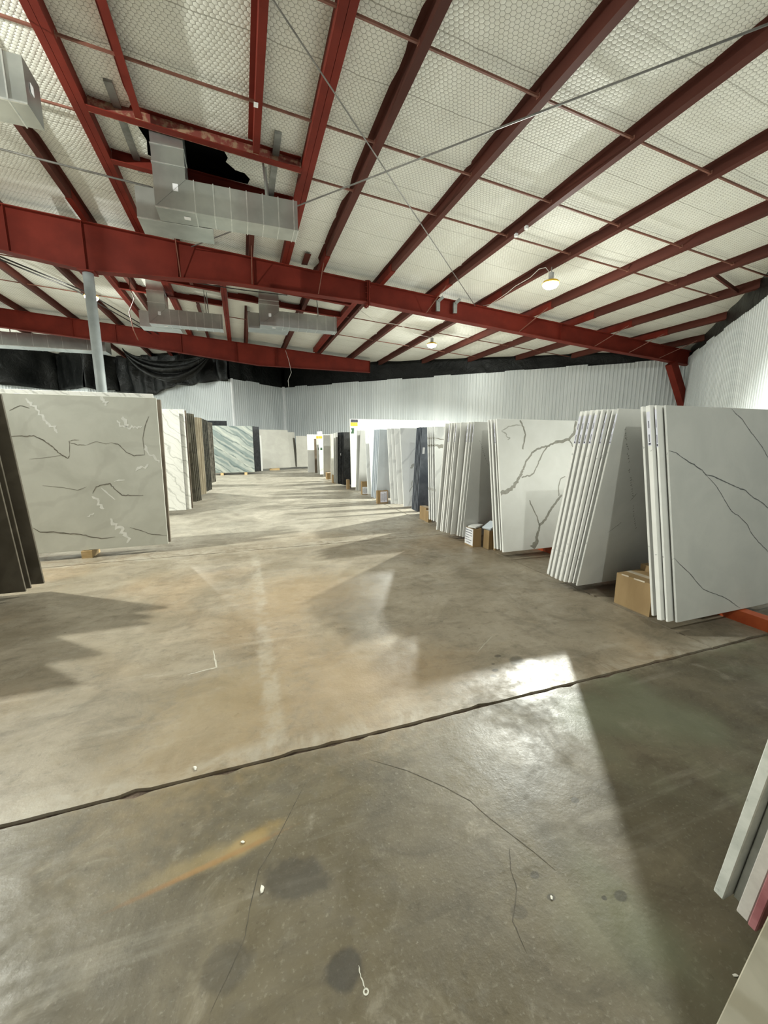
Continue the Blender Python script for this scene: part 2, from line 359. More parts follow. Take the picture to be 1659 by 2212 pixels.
# ================================================================== mesh helpers
class MB:
    def __init__(s):
        s.v = []; s.f = []; s.mi = []
    def add(s, vs, fs, mi=0):
        k = len(s.v)
        s.v += [tuple(v) for v in vs]
        s.f += [tuple(i + k for i in f) for f in fs]
        s.mi += [mi] * len(fs)
        return s
    def box(s, a, b, mi=0):
        (x0, y0, z0), (x1, y1, z1) = a, b
        x0, x1 = min(x0, x1), max(x0, x1); y0, y1 = min(y0, y1), max(y0, y1); z0, z1 = min(z0, z1), max(z0, z1)
        return s.add([(x0, y0, z0), (x1, y0, z0), (x1, y1, z0), (x0, y1, z0), (x0, y0, z1), (x1, y0, z1), (x1, y1, z1), (x0, y1, z1)],
                     [(0, 3, 2, 1), (4, 5, 6, 7), (0, 1, 5, 4), (1, 2, 6, 5), (2, 3, 7, 6), (3, 0, 4, 7)], mi)
    def beam(s, p, q, w, h, up=(0, 0, 1), mi=0):       # rectangular bar from p to q
        p, q = Vector(p), Vector(q)
        d = (q - p).normalized()
        a = d.cross(Vector(up)).normalized(); b = a.cross(d).normalized()
        vs = []
        for c in (p, q):
            for sa, sb in ((-1, -1), (1, -1), (1, 1), (-1, 1)):
                vs.append(c + a * (w / 2 * sa) + b * (h / 2 * sb))
        return s.add(vs, [(0, 1, 2, 3), (7, 6, 5, 4), (0, 4, 5, 1), (1, 5, 6, 2), (2, 6, 7, 3), (3, 7, 4, 0)], mi)
    def tube(s, pts, r, seg=8, mi=0, cap=True):
        pts = [Vector(p) for p in pts]
        rings = []
        for i, p in enumerate(pts):
            d = (pts[min(i + 1, len(pts) - 1)] - pts[max(i - 1, 0)]).normalized()
            ref = Vector((0, 0, 1)) if abs(d.z) < 0.95 else Vector((1, 0, 0))
            a = d.cross(ref).normalized(); b = a.cross(d).normalized()
            rr = r[i] if isinstance(r, (list, tuple)) else r
            rings.append([p + a * math.cos(2 * math.pi * k / seg) * rr + b * math.sin(2 * math.pi * k / seg) * rr for k in range(seg)])
        vs = [v for ring in rings for v in ring]
        fs = []
        for i in range(len(pts) - 1):
            for k in range(seg):
                fs.append((i * seg + k, i * seg + (k + 1) % seg, (i + 1) * seg + (k + 1) % seg, (i + 1) * seg + k))
        if cap:
            fs.append(tuple(range(seg - 1, -1, -1)))
            fs.append(tuple((len(pts) - 1) * seg + k for k in range(seg)))
        return s.add(vs, fs, mi)
    def ext(s, prof, y0, y1, axis='y', mi=0):          # closed profile [(a,b)] extruded along an axis
        n = len(prof)
        def P(a, b, c):
            return {'y': (a, c, b), 'x': (c, a, b), 'z': (a, b, c)}[axis]
        vs = [P(a, b, y0) for a, b in prof] + [P(a, b, y1) for a, b in prof]
        fs = [(i, (i + 1) % n, n + (i + 1) % n, n + i) for i in range(n)] + [tuple(range(n - 1, -1, -1)), tuple(range(n, 2 * n))]
        return s.add(vs, fs, mi)
    def mesh(s, name, mats, smooth=False, fix=True):
        me = bpy.data.meshes.new(name)
        me.from_pydata(s.v, [], s.f)
        for m in (mats if isinstance(mats, (list, tuple)) else [mats]):
            me.materials.append(m)
        for p, i in zip(me.polygons, s.mi):
            p.material_index = i
            p.use_smooth = smooth
        if fix:
            bm = bmesh.new(); bm.from_mesh(me)
            bmesh.ops.recalc_face_normals(bm, faces=bm.faces)
            bm.to_mesh(me); bm.free()
        me.update()
        return me
    def obj(s, name, mats, parent=None, loc=(0, 0, 0), rot=(0, 0, 0), smooth=False, fix=True):
        return link(name, s.mesh(name, mats, smooth, fix), parent, loc, rot)

def link(name, me, parent=None, loc=(0, 0, 0), rot=(0, 0, 0)):
    o = bpy.data.objects.new(name, me)
    COL.objects.link(o)
    o.location = loc; o.rotation_euler = rot
    if parent is not None:
        o.parent = parent
    return o
def tag(o, label, cat, group=None):
    o['label'] = label; o['category'] = cat
    if group: o['group'] = group
    return o
def empty(name, loc, label, cat, group=None, rot=(0, 0, 0)):
    o = link(name, None, None, loc, rot)
    o.empty_display_size = 0.1
    return tag(o, label, cat, group)
def struct(o):
    o['kind'] = 'structure'
    return o
ORD = ['first', 'second', 'third', 'fourth', 'fifth', 'sixth', 'seventh', 'eighth', 'ninth', 'tenth', 'eleventh', 'twelfth', 'thirteenth', 'fourteenth', 'fifteenth', 'sixteenth', 'seventeenth', 'eighteenth', 'nineteenth', 'twentieth']

# ================================================================== floor
JY = [-8.0, 1.705, 5.55, 9.4, 13.25, 17.1, 20.95, 24.8, 36.0]
JX = 3.10
flo = MB().box((-16, -8, -0.16), (21, 36, -0.014)).obj('floor', MAT['joint'])
struct(flo)
def edge(p, q, n, amp, seed):
    rr = random.Random(seed)
    out = []
    for i in range(n + 1):
        u = i / n
        x = p[0] + (q[0] - p[0]) * u; y = p[1] + (q[1] - p[1]) * u
        dx, dy = q[0] - p[0], q[1] - p[1]
        L = math.hypot(dx, dy) or 1
        j = 0 if i in (0, n) else abs(rr.gauss(0, amp)) + (rr.random() < 0.05) * amp * 4
        out.append((x - dy / L * j, y + dx / L * j))
    return out
def panel(x0, x1, y0, y1, amps, seed):
    # outline counter-clockwise, every side pushed inward by a chipped jitter
    c = [(x0, y0), (x1, y0), (x1, y1), (x0, y1)]
    pts = []
    for k in range(4):
        p, q = c[k], c[(k + 1) % 4]
        a = amps[k]
        L = math.hypot(q[0] - p[0], q[1] - p[1])
        n = max(1, int(L / 0.06)) if a > 0 else 1
        pts += edge(p, q, n, a, seed * 10 + k)[:-1]
    n = len(pts)
    vs = [(x, y, 0.0) for x, y in pts] + [(x, y, -0.016) for x, y in pts]
    fs = [tuple(range(n))] + [(i, i + n, (i + 1) % n + n, (i + 1) % n) for i in range(n)]
    m = MB().add(vs, fs)
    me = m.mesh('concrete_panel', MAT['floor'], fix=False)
    return link('concrete_panel', me, flo)
g = 0.009
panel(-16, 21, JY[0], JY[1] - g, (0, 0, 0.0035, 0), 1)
for i in range(1, len(JY) - 1):
    g2 = 0.009 if i == 1 else 0.005
    a = 0.0028 if i < 3 else 0
    gt = 0.005
    panel(-16, JX - 0.008, JY[i] + g2, JY[i + 1] - gt, (a, a, a * 0.6, 0), 2 + i)
    panel(JX + 0.008, 21, JY[i] + g2, JY[i + 1] - gt, (a, 0, a * 0.6, a), 22 + i)

def ribbon(pts, width, z=0.0, seed=1, taper=True, jit=0.35):
    rr = random.Random(seed)
    # densify
    P = []
    for (a, b) in zip(pts[:-1], pts[1:]):
        n = 4
        for k in range(n):
            u = k / n
            P.append((a[0] + (b[0] - a[0]) * u, a[1] + (b[1] - a[1]) * u))
    P.append(pts[-1])
    n = len(P); vs = []; fs = []
    for i, p in enumerate(P):
        a, b = P[max(0, i - 1)], P[min(n - 1, i + 1)]
        dx, dy = b[0] - a[0], b[1] - a[1]
        L = math.hypot(dx, dy) or 1
        nx, ny = -dy / L, dx / L
        u = i / (n - 1)
        wv = width(u) if callable(width) else width
        if taper: wv *= min(1.0, 0.35 + 4 * min(u, 1 - u))
        o = rr.gauss(0, wv * jit * 0.6)
        w1 = wv / 2 * (1 + rr.uniform(-jit, jit)); w2 = wv / 2 * (1 + rr.uniform(-jit, jit))
        vs += [(p[0] + nx * (o + w1), p[1] + ny * (o + w1), z), (p[0] + nx * (o - w2), p[1] + ny * (o - w2), z)]
        if i: fs.append((2 * i - 2, 2 * i - 1, 2 * i + 1, 2 * i))
    return vs, fs
def floor_line(name, pts, w, mat, seed):
    vs, fs = ribbon(pts, w, 0.0006, seed)
    o = MB().add(vs, fs).obj(name, MAT[mat], flo)
    return o
floor_line('crack', [(0.176, 1.522), (0.127, 1.444), (0.093, 1.39), (0.023, 1.279), (-0.028, 1.213), (-0.06, 1.107), (-0.074, 1.036), (-0.111, 0.97), (-0.16, 0.894)], 0.0022, 'crackm', 3)
floor_line('crack', [(0.469, 1.554), (0.616, 1.433), (0.732, 1.302), (0.799, 1.207), (0.832, 1.109), (0.896, 0.972), (0.933, 0.875)], 0.0035, 'crackm', 4)
floor_line('crack', [(0.83, 0.99), (0.79, 0.93), (0.77, 0.87), (0.70, 0.80), (0.69, 0.72)], 0.003, 'crackm', 5)
floor_line('scratch', [(1.466, 2.209), (1.59, 2.30), (1.719, 2.385)], 0.004, 'scuff', 6)
floor_line('scratch', [(-0.276, 2.856), (-0.255, 2.73), (-0.239, 2.613), (-0.32, 2.60), (-0.408, 2.583)], 0.010, 'scuff', 7)
floor_line('paint_drip', [(0.226, 0.856), (0.224, 0.84), (0.227, 0.82), (0.229, 0.803)], 0.003, 'drip', 8)
def ring(cx, cy, r0, r1):
    vs = []; fs = []
    for k in range(14):
        a = 2 * math.pi * k / 14
        vs += [(cx + r0 * math.cos(a), cy + r0 * math.sin(a), 0.0006), (cx + r1 * math.cos(a), cy + r1 * math.sin(a), 0.0006)]
        j = (k + 1) % 14
        fs.append((2 * k, 2 * k + 1, 2 * j + 1, 2 * j))
    return MB().add(vs, fs).obj('paint_drip', MAT['drip'], flo)
ring(0.2295, 0.797, 0.004, 0.008)

# loose crumbs lying on the floor
def crumb(x, y, r, label, seed, flat=0.35):
    rr = random.Random(seed)
    bm = bmesh.new()
    bmesh.ops.create_icosphere(bm, subdivisions=1, radius=r)
    for v in bm.verts:
        k = 1 + rr.uniform(-0.3, 0.3)
        v.co = Vector((v.co.x * k * 1.5, v.co.y * k * 0.8, v.co.z * flat * k))
    zmin = min(v.co.z for v in bm.verts)
    for v in bm.verts: v.co.z -= zmin
    me = bpy.data.meshes.new('debris_chip'); bm.to_mesh(me); bm.free()
    me.materials.append(MAT['debris'])
    o = link('debris_chip', me, None, (x, y, 0.0), (0, 0, rr.uniform(0, 6)))
    tag(o, label, 'debris', 'loose crumbs on the concrete floor')
crumb(-0.02, 1.148, 0.009, 'white plaster chip lying on the dark damp floor spot', 1)
crumb(-0.08, 1.334, 0.006, 'tiny pale chip lying on the orange rust stain', 2)
crumb(-0.282, 1.762, 0.010, 'pale crumb lying just beyond the chipped floor joint', 3)
crumb(0.859, 0.812, 0.005, 'tiny white crumb beside a dark oil spot in the lower right floor', 4)
crumb(1.20, 0.49, 0.005, 'white crumb in front of the leaning pinkish slab end', 5)

# ================================================================== partition walls of ribbed sheet
HW = 4.88
def sheet_mesh(wd, ht):
    pitch_, rib = 0.155, 0.013
    n = max(1, round(wd / pitch_))
    p = wd / n
    prof = []
    for i in range(n):
        x = i * p
        prof += [(x, 0), (x + p * 0.50, 0), (x + p * 0.60, rib), (x + p * 0.86, rib), (x + p * 0.96, 0)]
    prof.append((wd, 0))
    k = len(prof)
    vs = [(x, -y, 0) for x, y in prof] + [(x, -y, ht) for x, y in prof]
    fs = [(i, i + 1, k + i + 1, k + i) for i in range(k - 1)]
    m = MB().add(vs, fs)
    # returned top edge gives the sheet a visible thickness
    m.add([(0, 0.0, ht - 0.001), (wd, 0.0, ht - 0.001), (wd, 0.03, ht - 0.001), (0, 0.03, ht - 0.001)], [(0, 1, 2, 3)])
    return m.mesh('wall_sheet', MAT['wall'], fix=False)
SHEETS = {}
def part_wall(name, a, b, ht=HW, seed=1):
    rr = random.Random(seed)
    L = math.hypot(b[0] - a[0], b[1] - a[1])
    ang = math.atan2(b[1] - a[1], b[0] - a[0])
    # thin backing so no light leaks; sheets sit proud of it on the room side
    back = MB().box((0, 0.035, 0), (L, 0.075, ht - 0.06)).obj(name, MAT['greysteel'], None, (a[0], a[1], 0), (0, 0, ang))
    struct(back)
    n = max(1, round(L / 0.93))
    wd = L / n
    for i in range(n):
        h = round(ht + rr.choice([0, 0, 0.02, -0.02, 0.035, -0.03]), 3)
        key = (round(wd, 3), h)
        if key not in SHEETS:
            SHEETS[key] = sheet_mesh(wd, h)
        link('wall_sheet', SHEETS[key], back, (i * wd, 0.0, 0.001))
    return back
# room side is the -y side of each wall's own frame
C_R = (17.6, 12.2); C_F = (2.72, 27.05); C_L = (-0.33, 24.37)
part_wall('wall_far_right', C_F, C_R, HW, 11)
part_wall('wall_right', C_R, (7.0, 1.6), HW, 12)
part_wall('wall_right_return', (7.0, 1.6), (15.5, -6.9), HW, 13)
part_wall('wall_far_jog', C_L, C_F, HW, 14)
part_wall('wall_far_left', (-7.2, 31.95), C_L, HW, 15)
part_wall('wall_left_jog', (-9.05, 31.1), (-7.2, 31.95), HW, 16)
part_wall('wall_left_back', (-11.2, 33.35), (-9.05, 31.1), HW, 17)
part_wall('wall_left_end', (-15.9, 28.9), (-11.2, 33.35), HW, 18)
def corner_trim(name, p, w=0.07):
    o = MB().box((-w, -w, 0), (w, w, HW + 0.03)).obj(name, MAT['trim'], None, (p[0], p[1], 0.001), (0, 0, math.pi / 4))
    struct(o)
corner_trim('trim_1', (-0.33, 24.40), 0.05)
corner_trim('trim_2', (2.71, 26.98), 0.06)
# outer shell of the building (out of view) so that light bounces as indoors
def shell(name, a, b, mat='wall'):
    struct(MB().box(a, b).obj(name, MAT[mat]))
shell('wall_left', (-16.2, -8, 0), (-16, 36, 7.6))
shell('wall_back', (-16, -8.2, 0), (21, -8, 7.8))
shell('wall_outer_right', (21, -8, 0), (21.2, 36, 5.4))
shell('wall_outer_far', (-16, 36, 0), (21, 36.2, 7.6), 'plastic')

# ================================================================== roof: deck, insulation, frames
PUR_R = [2.39, 4.16, 5.90, 7.65, 9.50, 11.25, 12.95, 14.7, 16.4]     # right flange edges, right of the opening
PUR_L = [-3.05, -4.85, -6.6, -8.4, -10.15, -11.9, -13.7]             # right flange edges, left of the opening
struct(MB().add([(-16, -8, zr(-16, 0.75)), (21, -8, zr(21, 0.75)), (21, 36, zr(21, 0.75)), (-16, 36, zr(-16, 0.75)),
                 (-16, -8, zr(-16, 0.85)), (21, -8, zr(21, 0.85)), (21, 36, zr(21, 0.85)), (-16, 36, zr(-16, 0.85))],
                [(0, 3, 2, 1), (4, 5, 6, 7), (0, 1, 5, 4), (1, 2, 6, 5), (2, 3, 7, 6), (3, 0, 4, 7)]).obj('roof_deck', MAT['black_hole']))
def ceiling():
    edges = sorted([-16.0] + [x - 0.03 for x in PUR_L] + [-2.02, -1.2, 0.5, 1.40] + [x - 0.03 for x in PUR_R] + [21.0])
    HOLE = (-2.02, 1.40, 8.02, 9.25)
    m = MB()
    ys = [-8 + 0.55 * i for i in range(81)]
    for x0, x1 in zip(edges[:-1], edges[1:]):
        n = max(1, min(6, int((x1 - x0) / 0.25)))
        xs = [x0 + (x1 - x0) * k / n for k in range(n + 1)]
        yl = sorted(set(ys + [HOLE[2], HOLE[3]]))
        idx = {}
        for j, y in enumerate(yl):
            for i, x in enumerate(xs):
                u = (x - x0) / (x1 - x0)
                sag = 0.022 * math.sin(math.pi * u) * (1 + 0.5 * math.sin(y * 1.9 + x0 * 3.1)) + 0.006 * math.sin(y * 5.3 + x0)
                idx[i, j] = len(m.v)
                m.v.append((x, y, zr(x, PD) - sag))
        for j in range(len(yl) - 1):
            ym = (yl[j] + yl[j + 1]) / 2
            for i in range(n):
                xm = (xs[i] + xs[i + 1]) / 2
                if HOLE[0] < xm < HOLE[1] and HOLE[2] < ym < HOLE[3]:
                    continue
                m.f.append((idx[i, j], idx[i, j + 1], idx[i + 1, j + 1], idx[i + 1, j])); m.mi.append(0)
    c = m.obj('ceiling', MAT['insul'], fix=False, smooth=True)
    struct(c)
    # torn insulation left around the duct opening
    bm = bmesh.new()
    x0, x1, y0, y1 = HOLE
    outer = [(x0, y0), (x1, y0), (x1, y1), (x0, y1)]
    inner = [(-1.10, 8.06), (-0.20, 8.05), (-0.18, 8.22), (-0.02, 8.30), (0.06, 8.48), (0.02, 8.62), (0.18, 8.74), (0.34, 8.80), (0.44, 8.98), (0.40, 9.14), (-0.2, 9.2), (-1.0, 9.2), (-1.28, 9.0), (-1.22, 8.6), (-1.30, 8.3)]
    def loop(pts, off):
        vs = [bm.verts.new((x, y, zr(x, PD) + off(x, y))) for x, y in pts]
        for a, b in zip(vs, vs[1:] + vs[:1]): bm.edges.new((a, b))
    loop(outer, lambda x, y: 0.0)
    loop(inner, lambda x, y: -0.03 - 0.03 * math.sin(x * 9))
    bmesh.ops.triangle_fill(bm, edges=bm.edges[:], use_beauty=True)
    me = bpy.data.meshes.new('torn_insulation'); bm.to_mesh(me); bm.free()
    me.materials.append(MAT['insul'])
    link('torn_insulation', me, c)
    return c
CEIL = ceiling()

# --- Z purlins
def purlin(xr, y0, y1, name='roof_purlin', web='L', fw=0.11, mat='purlin', d=PD):
    """Z purlin whose bottom flange ends at xr on the right; web on the left ('L') or right ('R') of that flange."""
    t = 0.012
    m = MB()
    def P(x, dz): return (x, zr(x) + dz)
    x0, x1 = xr - fw, xr
    wx = x0 if web == 'L' else x1 - t
    def q(a, b, z0, z1):
        za, zb = zr(a), zr(b)
        m.add([(a, y0, za + z0), (b, y0, zb + z0), (b, y1, zb + z0), (a, y1, za + z0), (a, y0, za + z1), (b, y0, zb + z1), (b, y1, zb + z1), (a, y1, za + z1)],
              [(0, 3, 2, 1), (4, 5, 6, 7), (0, 1, 5, 4), (1, 2, 6, 5), (2, 3, 7, 6), (3, 0, 4, 7)])
    q(x0, x1, 0.0, t)                                  # bottom flange
    q(wx, wx + t, t, d - t)                            # web
    if web == 'L':
        q(wx - fw * 0.7, wx + t, d - t, d)             # top flange
        q(x1 - t, x1, t, 0.028)                        # stiffening lip
    else:
        q(wx, wx + t + fw * 0.7, d - t, d)
        q(x0, x0 + t, t, 0.028)
    return m.mesh(name, MAT[mat])
def lap(xr, yc, web):
    m = MB()
    x0 = xr - 0.115
    wx = x0 - 0.006 if web == 'L' else xr - 0.006
    zc = zr(wx)
    m.box((wx, yc - 0.75, zc - 0.006), (wx + 0.012, yc + 0.75, zc + PD * 0.85))
    m.box((x0 - 0.004, yc - 0.75, zr(xr) - 0.010), (xr + 0.006, yc + 0.75, zr(xr) + 0.002))
    return m.mesh('lap_splice', MAT['red'])
RAF1, RAF2 = 12.0, 21.8
def yrange(x):
    lo = max(-6.0, x - 6.0)
    hi = min(30.5, 30.3 - x)
    return lo, hi
npur = len(PUR_R)
for i, x in enumerate(PUR_R):
    lo, hi = yrange(x)
    me = purlin(x, lo, hi)
    o = link('roof_purlin', me)
    tag(o, f'dark red roof purlin, {ORD[i]} to the right of the main duct', 'beam', 'roof purlins on the right slope')
    if lo < RAF1 < hi and i < 8:
        link('lap_splice', lap(x, RAF1 - 0.35, 'L'), o)
for i, x in enumerate(PUR_L):
    me = purlin(x, -6.0, 30.5, web='R')
    o = link('roof_purlin', me)
    tag(o, f'dark red roof purlin, {ORD[i]} to the left of the main duct', 'beam', 'roof purlins left of the duct opening')
    if i < 5: link('lap_splice', lap(x, RAF1 - 0.3, 'R'), o)
# purlins cut by the duct opening (short pieces before and behind it)
for x, nm in ((-1.15, 'left'), (0.56, 'right')):
    o = link('roof_purlin', purlin(x, -6.0, 7.90, fw=0.10, mat='red'))
    tag(o, f'{nm} one of two red purlins ending on the header before the main duct', 'beam', 'purlins cut short at the duct opening')
    o2 = link('roof_purlin', purlin(x, 9.33, 14.0 if x > 0 else 14.85, fw=0.10, mat='purlin'))
    tag(o2, f'{nm} one of two short red purlins just behind the main duct', 'beam', 'purlins cut short at the duct opening')
    o3 = link('roof_purlin', purlin(x, 16.6, 29.0, fw=0.10, mat='purlin'))
    tag(o3, f'{nm} one of two red purlins running behind the small far ducts', 'beam', 'purlins cut short at the duct opening')
# wide double channels framing the openings
def wide_beam(xl, xr, y0, y1, label):
    m = MB()
    t = 0.014; xm = (xl + xr) / 2
    def q(a, b, z0, z1):
        za, zb = zr(a), zr(b)
        m.add([(a, y0, za + z0), (b, y0, zb + z0), (b, y1, zb + z0), (a, y1, za + z0), (a, y0, za + z1), (b, y0, zb + z1), (b, y1, zb + z1), (a, y1, za + z1)],
              [(0, 3, 2, 1), (4, 5, 6, 7), (0, 1, 5, 4), (1, 2, 6, 5), (2, 3, 7, 6), (3, 0, 4, 7)])
    q(xl, xm - 0.003, 0, t); q(xm + 0.003, xr, 0, t)
    q(xl, xl + t, t, PD); q(xr - t, xr, t, PD)
    q(xl, xr, PD - t, PD)
    o = m.obj('trimmer_beam', MAT['red'])
    tag(o, label, 'beam', 'wide double beams framing the duct openings')
wide_beam(-2.10, -1.90, -6, 29.5, 'wide double red roof beam running along the left side of the main duct')
wide_beam(1.28, 1.48, -6, 13.9, 'wide double red roof beam running along the right end of the main duct')
wide_beam(-3.72, -3.54, 12.4, 29.5, 'red roof beam along the left end of the far left duct')
wide_beam(-0.36, -0.18, 12.4, 29.5, 'red roof beam between the two small far ducts')
wide_beam(3.72, 3.90, 12.4, 21.5, 'red roof beam along the right end of the far right duct')
# header channels between trimmers
def header(x0, x1, y, label, rusty=False, face=1):
    t = 0.014; fl = 0.12
    root = empty('header_beam', (0, y, 0), label, 'beam', 'header beams around the duct openings')
    def q(a, b, ya, yb, z0, z1, m):
        za, zb = zr(a), zr(b)
        m.add([(a, ya, za + z0), (b, ya, zb + z0), (b, yb, zb + z0), (a, yb, za + z0), (a, ya, za + z1), (b, ya, zb + z1), (b, yb, zb + z1), (a, yb, za + z1)],
              [(0, 3, 2, 1), (4, 5, 6, 7), (0, 1, 5, 4), (1, 2, 6, 5), (2, 3, 7, 6), (3, 0, 4, 7)])
    m = MB(); q(x0, x1, 0, t, -0.02, PD, m); m.obj('web', MAT['rusty' if rusty else 'red'], root)
    m = MB(); q(x0, x1, -fl, 0, -0.02, -0.02 + t, m); m.obj('bottom_flange', MAT['red'], root)
    m = MB(); q(x0, x1, -fl * 0.6, 0, PD - t, PD, m); m.obj('top_flange', MAT['red'], root)
header(-1.89, 1.27, 8.03, 'rust-streaked red header beam just in front of the main duct riser', True)
header(-1.89, 1.27, 9.25, 'red header beam just behind the main duct riser')
header(-3.53, -0.37, 15.00, 'red header beam in front of the far left duct')
header(-3.53, -0.37, 16.45, 'red header beam behind the far left duct')
header(-0.17, 3.71, 14.05, 'red header beam in front of the far right duct')
header(-0.17, 3.71, 15.45, 'red header beam behind the far right duct')
# grey curb rails lying on top of the headers
for i, (x, y0, y1) in enumerate(((-1.50, 7.55, 9.6), (0.84, 7.50, 9.5))):
    o = MB().beam((x, y0, zr(x, PD - 0.045)), (x, y1, zr(x, PD - 0.045)), 0.11, 0.04).obj('curb_rail', MAT['greysteel'])
    tag(o, 'grey steel strip across the header beams, ' + ('left' if i == 0 else 'right') + ' of the main duct riser', 'steel strip', 'curb rails above the main duct')

# --- sag rods between purlins
def sag_line(y, xs, cnt):
    k = 0
    for a, b in zip(xs[:-1], xs[1:]):
        lo, hi = yrange(b)
        if not (lo < y < hi): continue
        m = MB().beam((a, y, zr(a, 0.075)), (b, y, zr(b, 0.075)), 0.028, 0.028)
        m.box((a - 0.006, y - 0.035, zr(a, 0.05)), (a + 0.006, y + 0.035, zr(a, 0.105)))
        o = m.obj('sag_angle', MAT['sagrod'])
        tag(o, SAGLAB[y].format(ORD[k]), 'brace', 'sag bracing rods between purlins')
        k += 1
xsA = [-13.76, -11.96, -10.21, -8.46, -6.66, -4.91, -3.1, -1.9]
xsB = [-1.89, -1.2, 0.5, 1.29]
xsC = [1.47] + [x - 0.11 for x in PUR_R]
SAGLAB = {}
for y, d in ((5.22, 'nearest the camera'), (6.93, 'behind the crossed rods'), (8.25, 'beside the main duct'), (15.45, 'beyond the main rafter'), (17.95, 'before the far rafter')):
    SAGLAB[y] = 'thin brown roof angle, {} from the left in the line ' + d
sag_line(5.22, xsA + xsB[1:] + xsC[0:1] + xsC[1:], 0)
sag_line(6.93, xsA + xsB[1:] + xsC, 0)
sag_line(8.25, xsA, 0); 
SAGLAB[8.25] = 'thin brown roof angle right of the main duct, {} from the duct in its line'
sag_line(8.25, xsC, 0)
sag_line(15.45, [-13.76, -11.96, -10.21, -8.46, -6.66, -4.91, -3.73], 0)
SAGLAB[15.45] = 'thin brown roof angle beyond the rafter, {} to the right of the far right duct'
sag_line(15.45, [3.9, 4.05] + [x - 0.11 for x in PUR_R[2:]], 0)
sag_line(17.95, [-13.76, -11.96, -10.21, -8.46, -6.66, -4.91, -3.73], 0)
SAGLAB[17.95] = 'thin brown roof angle in the farthest cross line, {} from the wide beam'
sag_line(17.95, [-0.18, 0.46, 2.28, 3.73, 4.05] + [x - 0.11 for x in PUR_R[2:]], 0)
# small struts near the right wall
o = MB().beam((11.25, 7.4, zr(11.25, 0.05)), (12.80, 7.75, zr(12.80, 0.05)), 0.05, 0.09).obj('strut', MAT['purlin'])
tag(o, 'short red-brown strut set slantwise between two purlins near the right wall', 'brace')

# --- main rafters (tapered plate girders)
def rafter(y, bot, xl, xr, label, stiff, flange=0.26):
    root = empty('main_rafter', (0, y, 0), label, 'beam', 'deep red main rafters')
    def zb(x):
        for (a, za), (b, zb_) in zip(bot[:-1], bot[1:]):
            if a <= x <= b: return za + (zb_ - za) * (x - a) / (b - a)
        return bot[-1][1]
    xs = sorted(set([xl, xr] + [p[0] for p in bot if xl <= p[0] <= xr]))
    t = 0.016
    m = MB()
    vs = []; fs = []
    n = len(xs)
    for yy in (-t / 2, t / 2):
        for x in xs: vs.append((x, yy, zb(x) + 0.02))
        for x in xs: vs.append((x, yy, zr(x, -0.02)))
    for i in range(n - 1):
        fs.append((i, i + 1, n + i + 1, n + i)); fs.append((2 * n + i, 3 * n + i, 3 * n + i + 1, 2 * n + i + 1))
    fs.append((0, n, 3 * n, 2 * n)); fs.append((n - 1, 3 * n - 1, 4 * n - 1, 2 * n - 1))
    m.add(vs, fs).obj('web', MAT['red'], root, fix=True)
    def strip(zf, nm):
        vs = []; fs = []
        for x in xs:
            z = zf(x)
            vs += [(x, -flange / 2, z), (x, flange / 2, z), (x, flange / 2, z + 0.02), (x, -flange / 2, z + 0.02)]
        for i in range(n - 1):
            a, b = 4 * i, 4 * i + 4
            for k in range(4): fs.append((a + k, a + (k + 1) % 4, b + (k + 1) % 4, b + k))
        fs += [(0, 3, 2, 1), tuple(4 * (n - 1) + k for k in range(4))]
        MB().add(vs, fs).obj(nm, MAT['red'], root)
    strip(lambda x: zb(x), 'bottom_flange')
    strip(lambda x: zr(x, -0.021), 'top_flange')
    for x, wdt in stiff:
        MB().box((x - 0.007, -wdt, zb(x) + 0.02), (x + 0.007, -t / 2, zr(x, -0.022))).obj('stiffener', MAT['red'], root)
    return root, zb
BOT1 = [(-14.5, 6.35), (-9.0, 6.05), (-4.9, 5.64), (-3.2, 5.41), (0.0, 5.53), (3.7, 5.45), (10.83, 4.95), (12.8, 4.82), (15.2, 4.69), (17.45, 4.53)]
raf1, zb1 = rafter(RAF1, BOT1, -14.5, 17.42, 'deep red tapered main rafter carried by the grey pipe column', [(-4.62, 0.12), (-3.2, 0.12), (-1.26, 0.12), (0.54, 0.12), (10.75, 0.12)])
BOT2 = [(-14.5, 6.45), (-9.1, 6.12), (-4.15, 5.75), (1.05, 5.22), (6.85, 5.20)]
raf2, zb2 = rafter(RAF2, BOT2, -14.5, 6.85, 'red far rafter ending short of the black plastic strip', [(-6.6, 0.12), (-5.0, 0.12), (-2.4, 0.12), (0.0, 0.12), (1.9, 0.12), (6.82, 0.12)])
# bolted splice on rafter 1
sp = MB()
for dx in (-0.02, 0.02):
    sp.box((3.70 + dx - 0.012, -0.16, zb1(3.7) - 0.09), (3.70 + dx + 0.012, 0.16, zr(3.7, 0.03)))
sp.obj('splice_plate', MAT['red'], raf1)
for k in range(5):
    z = zb1(3.7) - 0.05 + k * 0.155
    for s in (-1, 1):
        MB().tube([(3.62, s * 0.11, z), (3.78, s * 0.11, z)], 0.016, 6).obj('bolt', MAT['red'], raf1)
# flange braces (thin rods from rafter bottom to purlins)
for i, (xb, xp) in enumerate(((5.55, 5.80), (9.0, 9.40), (12.3, 12.85), (14.0, 14.6), (15.6, 16.3))):
    MB().beam((xb, -0.10, zb1(xb) + 0.02), (xp, -1.0, zr(xp, 0.04)), 0.02, 0.02).obj('flange_brace', MAT['sagrod'], raf1)
for i, (xb, xp) in enumerate(((-1.2, -1.2), (0.5, 0.5), (2.25, 2.3))):
    MB().beam((xb, -0.10, zb1(xb) + 0.02), (xp, -0.75, zr(xp, 0.02)), 0.02, 0.02).obj('flange_brace', MAT['sagrod'], raf1)
